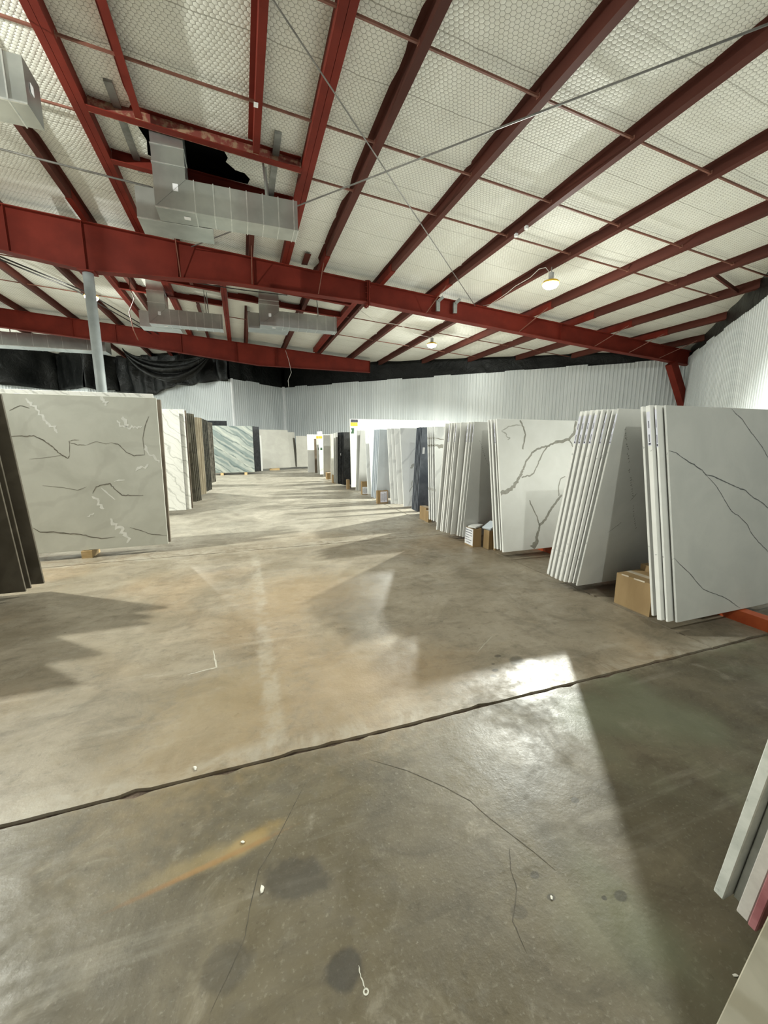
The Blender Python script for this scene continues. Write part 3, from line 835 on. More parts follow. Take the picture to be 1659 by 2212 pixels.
# purlin stub behind rafter (lapped ends seen as notches)
for x in (1.9, -5.6):
    o = MB().beam((x, 11.3, zr(x, 0.12)), (x, 11.98, zr(x, 0.12)), 0.16, 0.012).obj('purlin_clip', MAT['purlin'])
    tag(o, 'dark red clip plate on top of the main rafter ' + ('right of the main duct' if x > 0 else 'at the far left'), 'bracket')
# two grey beam clamps hanging on rafter 1
for k, x in enumerate((5.93, 6.52)):
    root = empty('conduit_clamp', (x, RAF1 - 0.16, 5.42), ('left' if k == 0 else 'right') + ' of two grey hooks hanging on the main rafter web', 'bracket', 'grey hooks on the rafter')
    MB().box((-0.06, -0.02, 0), (0.06, 0.04, 0.30)).obj('plate', MAT['greysteel'], root)
    MB().beam((0.0, 0.0, 0.28), (0.16, 0.0, 0.42), 0.09, 0.06, up=(0, 1, 0)).obj('hook', MAT['greysteel'], root)

# knee brace at the right end of rafter 1
o = MB().beam((16.35, 11.93, 4.56), (17.45, 11.93, 2.85), 0.34, 0.26, up=(0, 1, 0)).obj('knee_brace', MAT['red'])
tag(o, 'slanted red knee brace under the right end of the main rafter', 'brace')
# pipe column
root = empty('pipe_column', (-3.2, RAF1, 0), 'grey round pipe column holding up the main rafter', 'column')
MB().tube([(0, 0, 0.02), (0, 0, 5.385)], 0.112, 20).obj('pipe', MAT['pole'], root, smooth=False)
MB().box((-0.17, -0.17, 5.385), (0.17, 0.17, 5.41)).obj('cap_plate', MAT['red'], root)
MB().box((-0.2, -0.2, 0), (0.2, 0.2, 0.02)).obj('base_plate', MAT['greysteel'], root)
for ch in root.children:
    if ch.name.startswith('pipe'):
        for p in ch.data.polygons: p.use_smooth = len(p.vertices) == 4

# --- crossed brace rods and conduits
def rod(name, pts, r, mat, label, cat='rod', group=None, seg=6):
    o = MB().tube(pts, r, seg).obj(name, MAT[mat], smooth=True)
    tag(o, label, cat, group)
    return o
rod('brace_rod', [(7.25, 11.86, zr(7.25, -0.05)), (-2.45, 2.25, zr(-2.45, -0.10))], 0.011, 'rod', 'thin steel brace rod running from the rafter near the lamp up to the upper left', group='crossed roof brace rods')
rod('brace_rod', [(-0.9, 11.86, zr(-0.9, -0.08)), (6.3, 2.25, zr(6.3, -0.12))], 0.013, 'rod', 'thin steel brace rod running from behind the main duct to the upper right corner', group='crossed roof brace rods')
rod('conduit', [(-10.0, 9.52, zr(-10, -0.10)), (-4, 9.53, zr(-4, -0.10)), (-1.32, 9.55, zr(-1.3, -0.10))], 0.017, 'rod', 'dark conduit crossing under the purlins left of the main duct')
rod('conduit', [(-6.2, 12.2, 5.98), (-4.8, 16.5, 6.30), (-3.6, 21.6, 6.30)], 0.02, 'cable_k', 'dark conduit slanting behind the grey column, the left of two', group='conduits behind the column')
rod('conduit', [(-6.0, 12.25, 5.98), (-4.55, 16.5, 6.30), (-3.3, 21.6, 6.30)], 0.02, 'cable_k', 'dark conduit slanting behind the grey column, the right of two', group='conduits behind the column')
def sagcable(p, q, sag, n=12):
    p, q = Vector(p), Vector(q)
    return [p.lerp(q, i / n) - Vector((0, 0, sag * 4 * (i / n) * (1 - i / n))) for i in range(n + 1)]
rod('cable', sagcable((-2.6, 13.0, 6.05), (-1.5, 13.0, 6.15), 0.22), 0.010, 'cable_w', 'pale cable looping below the main rafter right of the column', 'cable')
rod('cable', sagcable((-1.3, 13.4, 6.12), (0.0, 13.4, 6.1), 0.18), 0.010, 'cable_w', 'pale cable looping above the far left duct', 'cable')
rod('cable', sagcable((-2.2, 12.6, 5.75), (1.6, 13.6, 5.95), 0.05), 0.014, 'cable_k', 'black cable strung along behind the main rafter', 'cable')
rod('cable', [(-2.95, 15.02, 6.46), (-2.97, 15.1, 6.1), (-2.9, 15.2, 5.85), (-3.12, 15.4, 5.5), (-3.08, 15.6, 5.0), (-3.02, 15.8, 4.75)], 0.015, 'sagrod', 'brown hanging cable just right of the grey column', 'cable')
rod('cable', [(4.1, 14.2, zr(4.1, -0.02)), (4.8, 14.6, 5.75), (5.9, 14.9, zr(5.9, -0.05)), (6.6, 15.2, 5.62), (7.45, 15.5, 5.62)], 0.008, 'cable_w', 'pale lamp cable drooping between purlins right of the far right duct', 'cable')
rod('cable', [(2.35, 21.6, 6.0), (2.5, 21.62, 5.5), (2.6, 21.64, 4.95), (2.42, 21.66, 4.55), (2.45, 21.66, 4.2)], 0.010, 'cable_w', 'thin pale cord hanging down across the far rafter', 'cable')
# small boxes
o = MB().box((-0.03, -0.006, 0), (0.03, 0.0, 0.09)).obj('tag', MAT['paper'], None, (0.47, 6.9, zr(0.5, -0.008)), (1.57, 0, 0))
tag(o, 'small white paper tag stuck under a roof purlin', 'tag')
for k, (y) in enumerate((7.95, 7.62)):
    root = empty('junction_box', (5.80, y, zr(5.8, -0.075)), ('near' if k else 'far') + ' one of two small white metal boxes clamped under a purlin', 'junction box', 'small boxes under a purlin')
    MB().box((-0.03, -0.03, 0.0), (0.03, 0.03, 0.06)).obj('box', MAT['paper'], root)
    MB().tube([(0, 0, 0.06), (0, 0, 0.08)], 0.012, 6).obj('clip', MAT['greysteel'], root)

# ================================================================== ducts
def duct_box(name, a, b, parent, seams=(), axis='x', endrim=True):
    m = MB().box(a, b)
    o = m.obj(name, MAT['galv'], parent)
    e = 0.010
    (x0, y0, z0), (x1, y1, z1) = a, b
    for sx in seams:
        r = MB()
        if axis == 'x': r.box((sx - 0.008, y0 - e, z0 - e), (sx + 0.008, y1 + e, z1 + e))
        elif axis == 'z': r.box((x0 - e, y0 - e, sx - 0.008), (x1 + e, y1 + e, sx + 0.008))
        else: r.box((x0 - e, sx - 0.008, z0 - e), (x1 + e, sx + 0.008, z1 + e))
        r.obj('seam', MAT['galv_seam'], o)
    return o
def ribs_edge(o, p, q, r=0.009):
    MB().beam(p, q, r * 2, r * 2).obj('corner_rib', MAT['galv_seam'], o)
DZ0, DZ1 = 5.25, 5.725
def tee_duct(x, y, xr_len, label, rear=True, ztop=None, rise_w=0.48, dep=0.45, pape=True):
    """riser through the roof, elbow, run to the right and a second shorter box behind it"""
    root = empty('air_duct', (x, y, DZ0), label, 'duct', 'galvanised air ducts hung under the roof')
    h = DZ1 - DZ0
    zt = (ztop or zr(x, PD + 0.25)) - DZ0
    seg = [0.63 + 0.0 + i * (xr_len - 0.7) / 6 for i in range(1, 7)]
    run = duct_box('run', (rise_w + 0.13, 0, 0), (xr_len, dep, h), root, [s for s in seg])
    elb = duct_box('elbow', (0, -0.004, -0.004), (rise_w + 0.13, dep + 0.004, h), root, [rise_w + 0.12])
    ris = duct_box('riser', (0.0, -0.002, h), (rise_w, dep, zt), root, [h + 0.17, zt - 0.62 if zt - 0.62 > h + 0.3 else h + 0.4], 'z')
    ribs_edge(elb, (0.0, -0.006, -0.004), (rise_w + 0.13, -0.006, -0.004))
    ribs_edge(elb, (0.0, -0.006, -0.004), (0.0, -0.006, h))
    ribs_edge(run, (xr_len, 0, 0), (xr_len, 0, h)); ribs_edge(run, (xr_len, 0, 0), (xr_len, dep, 0))
    # diagonal break line on the elbow face
    MB().beam((0.02, -0.008, 0.02), (rise_w, -0.008, h - 0.01), 0.004, 0.004).obj('fold_line', MAT['greysteel'], elb)
    if rear:
        rb = duct_box('return_box', (-0.36, dep + 0.03, 0.0), (rise_w + 0.35, dep + 0.62, h + 0.02), root, [])
        ribs_edge(rb, (-0.36, dep + 0.02, 0), (-0.36, dep + 0.02, h)); ribs_edge(rb, (-0.36, dep + 0.02, 0), (rise_w + 0.35, dep + 0.02, 0))
        duct_box('return_riser', (0.03, dep + 0.10, h + 0.02), (rise_w - 0.03, dep + 0.55, zt), root)
    if pape:
        MB().box((0.28, -0.010, 0.27), (0.36, -0.006, 0.38)).obj('paper_label', MAT['paper'], elb)
        MB().box((0.40, 0.16, -0.012), (0.50, 0.26, -0.006)).obj('paper_label', MAT['paper'], elb)
    # strap hangers
    for sx in (0.62 * xr_len + 0.35,):
        MB().beam((sx, 0.10, h), (sx - 0.05, 0.10, zt - 0.2), 0.035, 0.006, up=(0, 1, 0)).obj('hanger_strap', MAT['galv'], root)
        MB().beam((sx + 0.05, dep - 0.08, h), (sx + 0.02, dep - 0.08, zt - 0.2), 0.035, 0.006, up=(0, 1, 0)).obj('hanger_strap', MAT['galv'], root)
    return root
tee_duct(-1.107, 8.10, 2.30, 'large galvanised duct with riser and elbow hanging below the roof opening')
tee_duct(-2.60, 15.50, 2.22, 'small galvanised duct in the far bay right of the grey column', rise_w=0.50)
tee_duct(0.80, 14.5, 2.56, 'galvanised duct in the far bay left of the slanted purlins', rise_w=0.62)
# duct at the left edge of the picture
root = empty('air_duct', (-2.08, 6.33, DZ0), 'galvanised duct end sticking in at the upper left edge of the view', 'duct', 'galvanised air ducts hung under the roof')
d0 = duct_box('run', (-3.2, 0, 0), (0, 0.42, 0.47), root, [-0.18, -0.62, -1.1, -1.6])
ribs_edge(d0, (-3.2, 0, 0), (0, 0, 0)); ribs_edge(d0, (0, 0, 0), (0, 0, 0.47))
MB().box((0.004, 0.12, 0.20), (0.010, 0.20, 0.30)).obj('paper_label', MAT['paper'], d0)
for sx in (-0.5, -2.2):
    MB().beam((sx, 0.2, 0.47), (sx, 0.2, 1.2), 0.03, 0.006, up=(0, 1, 0)).obj('hanger_strap', MAT['galv'], root)
# long duct beyond the far rafter
root = empty('air_duct', (-13.5, 23.0, 5.66), 'long bright galvanised duct lying above the black plastic at the far left', 'duct', 'galvanised air ducts hung under the roof')
d4 = duct_box('run', (0, 0, 0), (7.72, 0.9, 0.56), root, [0.55 * k for k in range(1, 12)] + [7.0, 7.4])
ribs_edge(d4, (0, 0, 0), (7.72, 0, 0), 0.016)
for sx in (1, 4, 7):
    MB().beam((sx, 0.45, 0.56), (sx, 0.45, 1.1), 0.04, 0.008, up=(0, 1, 0)).obj('hanger_strap', MAT['galv'], root)

# ================================================================== black plastic sheeting above the walls
def curtain(name, path, zb, zt, label, amp=0.05, seed=1, fold=0.35, nz=10, inset=0.0):
    rr = random.Random(seed)
    ph = [rr.uniform(0, 6.28) for _ in range(8)]
    cum = [0]
    for a, b in zip(path[:-1], path[1:]): cum.append(cum[-1] + math.hypot(b[0] - a[0], b[1] - a[1]))
    L = cum[-1]
    n = max(8, int(L / 0.09))
    m = MB()
    for i in range(n + 1):
        s = L * i / n
        k = max(j for j in range(len(path) - 1) if cum[j] <= s + 1e-9)
        u = (s - cum[k]) / (cum[k + 1] - cum[k])
        a, b = path[k], path[k + 1]
        x = a[0] + (b[0] - a[0]) * u; y = a[1] + (b[1] - a[1]) * u
        dx, dy = (b[0] - a[0]), (b[1] - a[1]); l = math.hypot(dx, dy)
        nx, ny = -dy / l, dx / l
        z0 = zb(x, y, s); z1 = zt(x, y, s)
        for j in range(nz + 1):
            v = j / nz
            d = amp * (math.sin(s / fold * 2 + ph[0] + 2.2 * math.sin(s * 0.9 + ph[1] + v * 1.5)) * (0.4 + 0.6 * abs(math.sin(s * 0.37 + ph[2])))
                       + 0.7 * math.sin(s * 2.3 + ph[3] + v * 4.0) + 0.5 * math.sin(v * 7 + s * 1.1 + ph[4]))
            m.v.append((x + nx * (d + inset), y + ny * (d + inset), z0 + (z1 - z0) * v))
    for i in range(n):
        for j in range(nz):
            a = i * (nz + 1) + j
            m.f.append((a, a + nz + 1, a + nz + 2, a + 1)); m.mi.append(0)
    o = m.obj(name, MAT['plastic'], smooth=True, fix=False)
    sm = o.modifiers.new('thickness', 'SOLIDIFY'); sm.thickness = 0.004
    tag(o, label, 'plastic sheet')
    return o
RT = lambda x, y, s: zr(x, PD - 0.01)
curtain('plastic_sheeting', [C_F, (17.55, 12.25)], lambda x, y, s: HW - 0.22, RT, 'black plastic strip closing the gap above the long far ribbed wall', 0.02, 3, 0.6, 6, 0.10)
curtain('plastic_sheeting', [(17.55, 12.15), (7.0, 1.6)], lambda x, y, s: HW - 0.22, RT, 'black plastic strip above the right ribbed wall', 0.015, 4, 0.6, 6, 0.09)
curtain('plastic_sheeting', [C_L, C_F], lambda x, y, s: HW - 0.15, RT, 'black plastic above the short grey jog of the far wall', 0.03, 5, 0.5, 8, 0.10)
def zdip(x, y, s):
    return HW - 0.05 - 0.42 * math.exp(-((s - 4.6) / 2.1) ** 2) - 0.10 * math.sin(s * 2.0) ** 2
curtain('plastic_sheeting', [(-15.7, 28.8), (-11.2, 33.1), (-9.05, 30.85)], lambda x, y, s: HW - 0.04, RT, 'black plastic hanging above the low wall at the far left edge', 0.07, 6, 0.45, 12, -0.05)
curtain('plastic_sheeting', [(-9.1, 30.8), (-7.4, 31.6), (-5.0, 29.3), (-0.45, 24.25)], zdip, RT, 'black plastic with deep swags hanging behind the grey column', 0.13, 7, 0.42, 14, -0.12)
# swag of sheeting looped below the far rafter
def swag():
    m = MB()
    nu, nv = 60, 14
    A = Vector((-5.9, 27.2, 6.6)); B = Vector((-1.2, 24.6, 6.25))
    for i in range(nu + 1):
        u = i / nu
        for j in range(nv + 1):
            v = j / nv
            p = A.lerp(B, u)
            sagd = (0.55 + 1.15 * v) * (4 * u * (1 - u)) ** 0.8 + 0.05 * math.sin(v * 22 + u * 5)
            p = p + Vector((-0.65, -0.72, 0)) * (0.16 * math.sin(v * 16 + u * 3) * (4 * u * (1 - u)) + 0.12 + 0.2 * v * (1 - v))
            p.z -= sagd
            m.v.append(tuple(p))
    for i in range(nu):
        for j in range(nv):
            a = i * (nv + 1) + j
            m.f.append((a, a + nv + 1, a + nv + 2, a + 1)); m.mi.append(0)
    o = m.obj('plastic_swag', MAT['plastic'], smooth=True, fix=False)
    sm = o.modifiers.new('thickness', 'SOLIDIFY'); sm.thickness = 0.004
    tag(o, 'loop of black plastic drooping in curved folds right of the grey column', 'plastic sheet')
swag()

# ================================================================== lamps
def lamp(x, y, ztop, label, drop=0.12, power=1.0, up=1.0, tilt=(0.0, 0.0)):
    # tilt: how far the hanging head swings, as a rotation about y (throws light towards -x) and about x
    root = empty('work_light', (x, y, ztop), label, 'lamp', 'yellow work lights hung from purlins')
    m = MB().tube([(0, 0, 0), (0, 0, -drop)], 0.008, 6)
    m.obj('hook', MAT['greysteel'], root)
    MB().tube([(0, 0, -drop), (0, 0, -drop - 0.015), (0, 0, -drop - 0.16), (0, 0, -drop - 0.18)], [0.04, 0.062, 0.062, 0.05], 16).obj('driver_housing', MAT['lampgrey'], root, smooth=False)
    z0 = -drop - 0.18
    MB().tube([(0, 0, z0), (0, 0, z0 - 0.03), (0, 0, z0 - 0.075), (0, 0, z0 - 0.085)], [0.07, 0.18, 0.21, 0.20], 24).obj('yellow_collar', MAT['yellow'], root, smooth=False)
    MB().tube([(0, 0, z0 - 0.086), (0, 0, z0 - 0.12), (0, 0, z0 - 0.17), (0, 0, z0 - 0.20)], [0.18, 0.185, 0.15, 0.06], 24).obj('diffuser', MAT['diffuser'], root, smooth=True)
    for kind, en in (('SPOT', LAMP_W * power), ('POINT', LAMP_UP * up)):
        ld = bpy.data.lights.new('lamp_glow', kind)
        ld.energy = en; ld.color = LAMP_COL; ld.shadow_soft_size = 0.09 if kind == 'SPOT' else 0.04
        if kind == 'SPOT':
            spot_rot = (tilt[1], tilt[0], 0)
            ld.spot_size = math.radians(166); ld.spot_blend = 0.65
        lo = bpy.data.objects.new('lamp_glow', ld); COL.objects.link(lo)
        if kind == 'SPOT': lo.rotation_euler = spot_rot
        lo.parent = root; lo.location = (0, 0, z0 - (0.31 if kind == 'SPOT' else 0.245))
    return root
lamp(7.52, 8.80, zr(7.6), 'bright work light hanging from a purlin in front of the main rafter', 0.12, 2.5, 0.24, (0.34, -0.30))
lamp(7.52, 15.50, zr(7.6), 'bright work light hanging in the far bay beyond the main rafter', 0.12, 2.4, 0.45, (0.28, 0.0))
lamp(-4.25, 16.0, zr(-4.8), 'bright work light peeking out behind the grey column', 0.30, 1.5, 0.7)
lamp(-4.50, 5.65, zr(-4.9), 'work light hanging over the left rows, left of the view', 0.30, 0.72, 1.9)
lamp(-12.0, 9.5, zr(-12.0), 'added fill lamp over the far left aisle, out of view', 0.30, 1.0, 1.2)  # unseen extra lamp, added to brighten the left walls
lamp(-13.3, 25.5, zr(-13.3), 'added fill lamp over the far left corner, out of view', 0.60, 2.2, 1.4)  # also added: lifts the far left walls from outside the frame
lamp(1.00, -2.2, zr(1.0), 'added fill lamp hanging unseen just behind the camera', 0.30, 0.03, 0.8)  # added rear fill for the ceiling and the slab faces towards the camera
rod('lamp_cable', [(7.50, 8.86, zr(7.5, -0.10)), (7.46, 8.95, zr(7.5, 0.03)), (7.42, 9.15, zr(7.5, 0.06)), (7.44, 9.5, zr(7.5, -0.01)), (7.5, 10.2, zr(7.5, 0.02)), (7.52, 10.6, zr(7.5, -0.03)), (7.5, 11.4, zr(7.5, -0.10)), (7.5, 11.8, zr(7.5, -0.02))], 0.008, 'cable_w', 'white cable looping from the nearer work light along its purlin', 'cable')

# ================================================================== stone slabs
SLABMESH = {}
def slab_mesh(L, t, h, mat, sgn):
    key = (round(L, 3), round(t, 3), round(h, 3), mat, sgn)
    if key in SLABMESH: return SLABMESH[key]
    bm = bmesh.new()
    x0, x1 = (0, L) if sgn > 0 else (-L, 0)
    vs = [bm.verts.new(p) for p in ((x0, 0, 0), (x1, 0, 0), (x1, t, 0), (x0, t, 0), (x0, 0, h), (x1, 0, h), (x1, t, h), (x0, t, h))]
    for f in ((0, 3, 2, 1), (4, 5, 6, 7), (0, 1, 5, 4), (1, 2, 6, 5), (2, 3, 7, 6), (3, 0, 4, 7)):
        bm.faces.new([vs[i] for i in f])
    bmesh.ops.bevel(bm, geom=bm.edges[:], offset=0.0025, segments=1, affect='EDGES')
    bmesh.ops.recalc_face_normals(bm, faces=bm.faces)
    me = bpy.data.meshes.new('stone_slab'); bm.to_mesh(me); bm.free()
    me.materials.append(SM[mat])
    SLABMESH[key] = me
    return me
def slab(x, y, tilt, h, mat, label, t=0.022, L=3.15, z=0.10, sgn=1, group=None, rz=0.0):
    """end at x, front face foot at y, top displaced by tilt along +y; extends L towards sgn*x"""
    hh = math.hypot(h, tilt)
    o = link('stone_slab', slab_mesh(L, t, hh, mat, sgn), None, (x, y, z), (-math.atan2(tilt, h), 0, rz))
    lift = max(0.0, t * math.sin(math.atan2(tilt, h)))
    o.location.z = z + lift
    tag(o, label, 'stone slab', group)
    return o
def face_lines(o, name, lines, mat, width, sgn=1, seed=1, taper=True, jit=0.35):
    m = MB()
    for k, l in enumerate(lines):
        wv = width[k] if isinstance(width, (list, tuple)) else width
        vs, fs = ribbon(l, wv, 0.0, seed + k, taper, jit)
        m.add([(sgn * a, -0.0007, b) for a, b, c in vs], fs)
    return m.obj(name, MAT[mat], o)
def sticker(o, v0, v1, t, logo=True):
    """edge sticker on the near end (-x) of a slab, between heights v0 (bottom) and v1"""
    m = MB()
    a, b = 0.12 * t, 0.88 * t
    e = -0.0012
    m.box((e, a, v0), (0.0004, b, v1), 0)
    c = (a + b) / 2; wv = (b - a)
    def q(z0, z1, ww, mi): m.box((e - 0.0006, c - ww / 2, z0), (e + 0.0002, c + ww / 2, z1), mi)
    H = v1 - v0
    q(v0 + 0.03 * H, v0 + 0.085 * H, wv * 0.62, 1)                     # round dark logo
    q(v0 + 0.11 * H, v0 + 0.33 * H, wv * 0.34, 2)                      # two lines of small print
    q(v0 + 0.52 * H, v0 + 0.73 * H, wv * 0.30, 2)
    return m.obj('edge_sticker', [MAT['lav_paper'], MAT['ink'], MAT['ink_soft']], o)
def tick(o, v, t, seed):
    rr = random.Random(seed)
    a = rr.uniform(0, 0.4) * t
    pts = [(a, v), (a + 0.3 * t, v - rr.uniform(0.004, 0.016)), (a + 0.55 * t, v + rr.uniform(-0.012, 0.012))]
    vs, fs = ribbon(pts, 0.0022, 0, seed)
    m = MB().add([(-0.0006, p, q) for p, q, r_ in vs], fs)
    m.obj('edge_vein', MAT['vein_dark'], o)

def base_block(x, y, w, d, h, label, vis=True):
    o = MB().box((-w / 2, -d / 2, 0), (w / 2, d / 2, h)).obj('wood_block', MAT['pine'], None, (x, y, 0.0))
    tag(o, label, 'wood block', 'timber blocks under the slabs')
    return o

def a_rack(x0, y0, y1, label, xs=(0.85, 2.55)):
    """orange A-frame: base bars on the floor along y, inverted V posts and a ridge rail"""
    yc = (y0 + y1) / 2
    root = empty('slab_rack', (x0, yc, 0), label, 'rack', 'orange A-frame slab racks')
    hw = (y1 - y0) / 2
    for xx in xs:
        MB().box((xx - 0.05, -hw, 0.0), (xx + 0.05, hw, 0.095)).obj('base_bar', MAT['orange'], root)
    return root

# ---- right row
XR = 3.15
def right_stack(items, tilt, h, mat, where, t=None, L=XR, group=None, z=0.10):
    objs = []
    n = len(items)
    for k, it in enumerate(items):
        x, y = it[0], it[1]
        tt = it[2] if len(it) > 2 else 0.02
        mm = it[3] if len(it) > 3 else mat
        nm = 'frontmost' if k == 0 else ('rearmost' if k == n - 1 else ORD[k] + ' from the front')
        objs.append(slab(x, y, tilt, h, mm, f'{nm} {where}' if '{}' not in where else where.format(nm), tt, L, z, 1, group))
    return objs

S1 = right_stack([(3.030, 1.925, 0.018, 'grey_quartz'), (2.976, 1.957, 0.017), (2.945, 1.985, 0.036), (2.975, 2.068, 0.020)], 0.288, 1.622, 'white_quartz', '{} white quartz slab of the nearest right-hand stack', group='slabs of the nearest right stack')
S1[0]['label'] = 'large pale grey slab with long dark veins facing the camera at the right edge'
face_lines(S1[0], 'vein', [[(0.008, 1.303), (0.081, 1.286), (0.169, 1.24), (0.274, 1.189), (0.366, 1.144), (0.404, 1.108), (0.476, 1.099), (0.573, 1.066), (0.672, 1.03), (0.79, 0.991), (0.876, 0.965), (0.98, 0.902), (1.087, 0.856), (1.156, 0.811), (1.4, 0.70), (1.8, 0.52)],
    [(0.404, 1.108), (0.465, 1.064), (0.519, 1.013), (0.581, 0.943), (0.627, 0.879), (0.689, 0.803), (0.773, 0.764), (0.873, 0.688), (0.921, 0.61), (1.007, 0.533), (1.128, 0.44), (1.4, 0.2)],
    [(0.753, 1.64), (0.801, 1.601), (0.885, 1.552), (0.968, 1.466), (1.053, 1.391), (1.123, 1.326), (1.189, 1.243), (1.5, 1.0)],
    [(0.004, 0.489), (0.08, 0.423), (0.152, 0.368), (0.225, 0.295), (0.299, 0.221), (0.392, 0.182), (0.521, 0.133), (0.602, 0.094), (0.684, 0.038), (0.735, 0.01)]], 'vein_dark', [0.009, 0.007, 0.007, 0.006], seed=11)
sticker(S1[1], 1.33, 1.62, 0.017); sticker(S1[2], 1.34, 1.60, 0.036)
for k, (i, v) in enumerate(((0, 1.29), (1, 1.34), (2, 1.35), (2, 1.31), (3, 1.33), (0, 0.49), (1, 0.50), (2, 0.51), (3, 0.55))):
    tick(S1[i], v, (0.018, 0.017, 0.036, 0.02)[i], 40 + k)

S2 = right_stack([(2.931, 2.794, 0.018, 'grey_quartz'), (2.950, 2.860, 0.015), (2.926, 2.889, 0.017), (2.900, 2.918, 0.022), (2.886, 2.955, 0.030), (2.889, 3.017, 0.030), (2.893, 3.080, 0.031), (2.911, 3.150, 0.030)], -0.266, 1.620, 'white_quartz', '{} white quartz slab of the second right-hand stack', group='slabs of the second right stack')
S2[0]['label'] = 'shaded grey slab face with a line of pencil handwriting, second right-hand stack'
for i, t in ((0, 0.018), (2, 0.017), (3, 0.022), (4, 0.030), (5, 0.030), (6, 0.031), (7, 0.03)):
    if i != 3: sticker(S2[i], 1.35, 1.60, t)
for k in range(22):
    i = R.randrange(8)
    tick(S2[i], R.choice([R.uniform(1.22, 1.33), R.uniform(0.25, 0.42), R.uniform(0.2, 1.3)]), (0.018, 0.015, 0.017, 0.022, 0.03, 0.03, 0.031, 0.03)[i], 70 + k)
def handwriting(o, lines, seed, size=0.011):
    rr = random.Random(seed)
    m = MB()
    for (a, b, n) in lines:
        for k in range(n):
            u = k / max(1, n - 1)
            cx = a[0] + (b[0] - a[0]) * u; cy = a[1] + (b[1] - a[1]) * u
            pts = [(cx + rr.uniform(-1, 1) * size, cy + rr.uniform(-1, 1) * size) for _ in range(4)]
            vs, fs = ribbon(pts, 0.0035, 0, seed + k)
            m.add([(x, -0.0007, z) for x, z, _ in vs], fs)
    m.obj('handwriting', MAT['pencil'], o)
handwriting(S2[0], [((0.123, 1.47), (0.208, 1.31), 8), ((0.225, 1.267), (0.264, 1.199), 4), ((0.289, 1.124), (0.303, 1.099), 2), ((0.329, 1.047), (0.416, 0.874), 9), ((0.457, 0.778), (0.562, 0.549), 10)], 5)
face_lines(S2[0], 'pencil_stroke', [[(0.22, 0.53), (0.33, 0.60), (0.36, 0.625)], [(0.40, 0.83), (0.46, 0.90)]], 'pencil', 0.004, seed=31)

S3 = right_stack([(2.978, 4.005, 0.026, 'grey_quartz'), (3.006, 4.092, 0.024), (2.996, 4.146, 0.030), (2.985, 4.196, 0.022)], 0.272, 1.628, 'white_quartz', '{} white quartz slab of the third right-hand stack', group='slabs of the third right stack')
S3[0]['label'] = 'white slab with broad forked grey veins, front of the third right-hand stack'
S3[0].data = slab_mesh(XR, 0.026, math.hypot(1.628, 0.272), 'white_quartz', 1)
face_lines(S3[0], 'vein', [[(0.003, 0.73), (0.085, 0.75), (0.16, 0.785), (0.237, 0.851), (0.297, 0.926), (0.328, 0.98), (0.36, 1.041), (0.422, 1.133), (0.503, 1.226), (0.582, 1.272), (0.681, 1.303), (0.75, 1.311), (0.861, 1.35), (0.983, 1.374), (1.107, 1.399), (1.194, 1.48), (1.242, 1.64)],
    [(0.75, 1.311), (0.677, 1.232), (0.613, 1.138), (0.569, 1.052), (0.517, 0.975), (0.467, 0.937), (0.391, 0.935), (0.324, 0.918)],
    [(0.346, 1.64), (0.39, 1.552), (0.413, 1.459), (0.39, 1.382), (0.364, 1.273)],
    [(0.429, 0.626), (0.462, 0.538), (0.514, 0.449), (0.547, 0.361), (0.562, 0.289)],
    [(0.562, 0.289), (0.664, 0.369), (0.728, 0.46), (0.792, 0.529), (0.876, 0.613), (0.941, 0.674)],
    [(0.899, 0.66), (0.895, 0.756), (0.933, 0.884), (1.016, 0.914)],
    [(0.562, 0.289), (0.527, 0.189), (0.513, 0.111), (0.449, 0.014)],
    [(1.107, 1.399), (1.154, 1.334), (1.162, 1.301)]],
    'vein_mid', [lambda u: 0.052 - 0.03 * min(1, abs(u - 0.0) * 2.2) + 0.014 * (u > 0.75), 0.018, 0.022, 0.016, 0.03, 0.014, lambda u: 0.028 + 0.05 * u ** 2, 0.018], seed=51, taper=False, jit=0.25)
face_lines(S3[0], 'faint_vein', [[(0.058, 1.503), (0.169, 1.557), (0.281, 1.582), (0.354, 1.575)], [(0.126, 1.435), (0.179, 1.412), (0.141, 1.394)], [(0.06, 1.5), (0.12, 1.47), (0.126, 1.435)]], 'vein_faint', 0.014, seed=61)
sticker(S3[1], 1.35, 1.60, 0.024)

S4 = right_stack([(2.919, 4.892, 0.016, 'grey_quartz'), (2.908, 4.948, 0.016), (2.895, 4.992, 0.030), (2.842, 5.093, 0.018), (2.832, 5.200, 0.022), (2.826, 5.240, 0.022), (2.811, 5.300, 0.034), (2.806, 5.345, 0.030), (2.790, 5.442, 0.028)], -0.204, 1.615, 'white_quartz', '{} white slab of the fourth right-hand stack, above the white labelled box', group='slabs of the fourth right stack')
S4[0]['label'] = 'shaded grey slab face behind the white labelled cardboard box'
for i, t in ((0, 0.016), (1, 0.016), (2, 0.03), (4, 0.022), (7, 0.03)):
    sticker(S4[i], 1.36, 1.60, t)
handwriting(S4[0], [((0.12, 1.374), (0.218, 1.174), 9), ((0.24, 1.13), (0.294, 1.044), 4)], 9, 0.009)

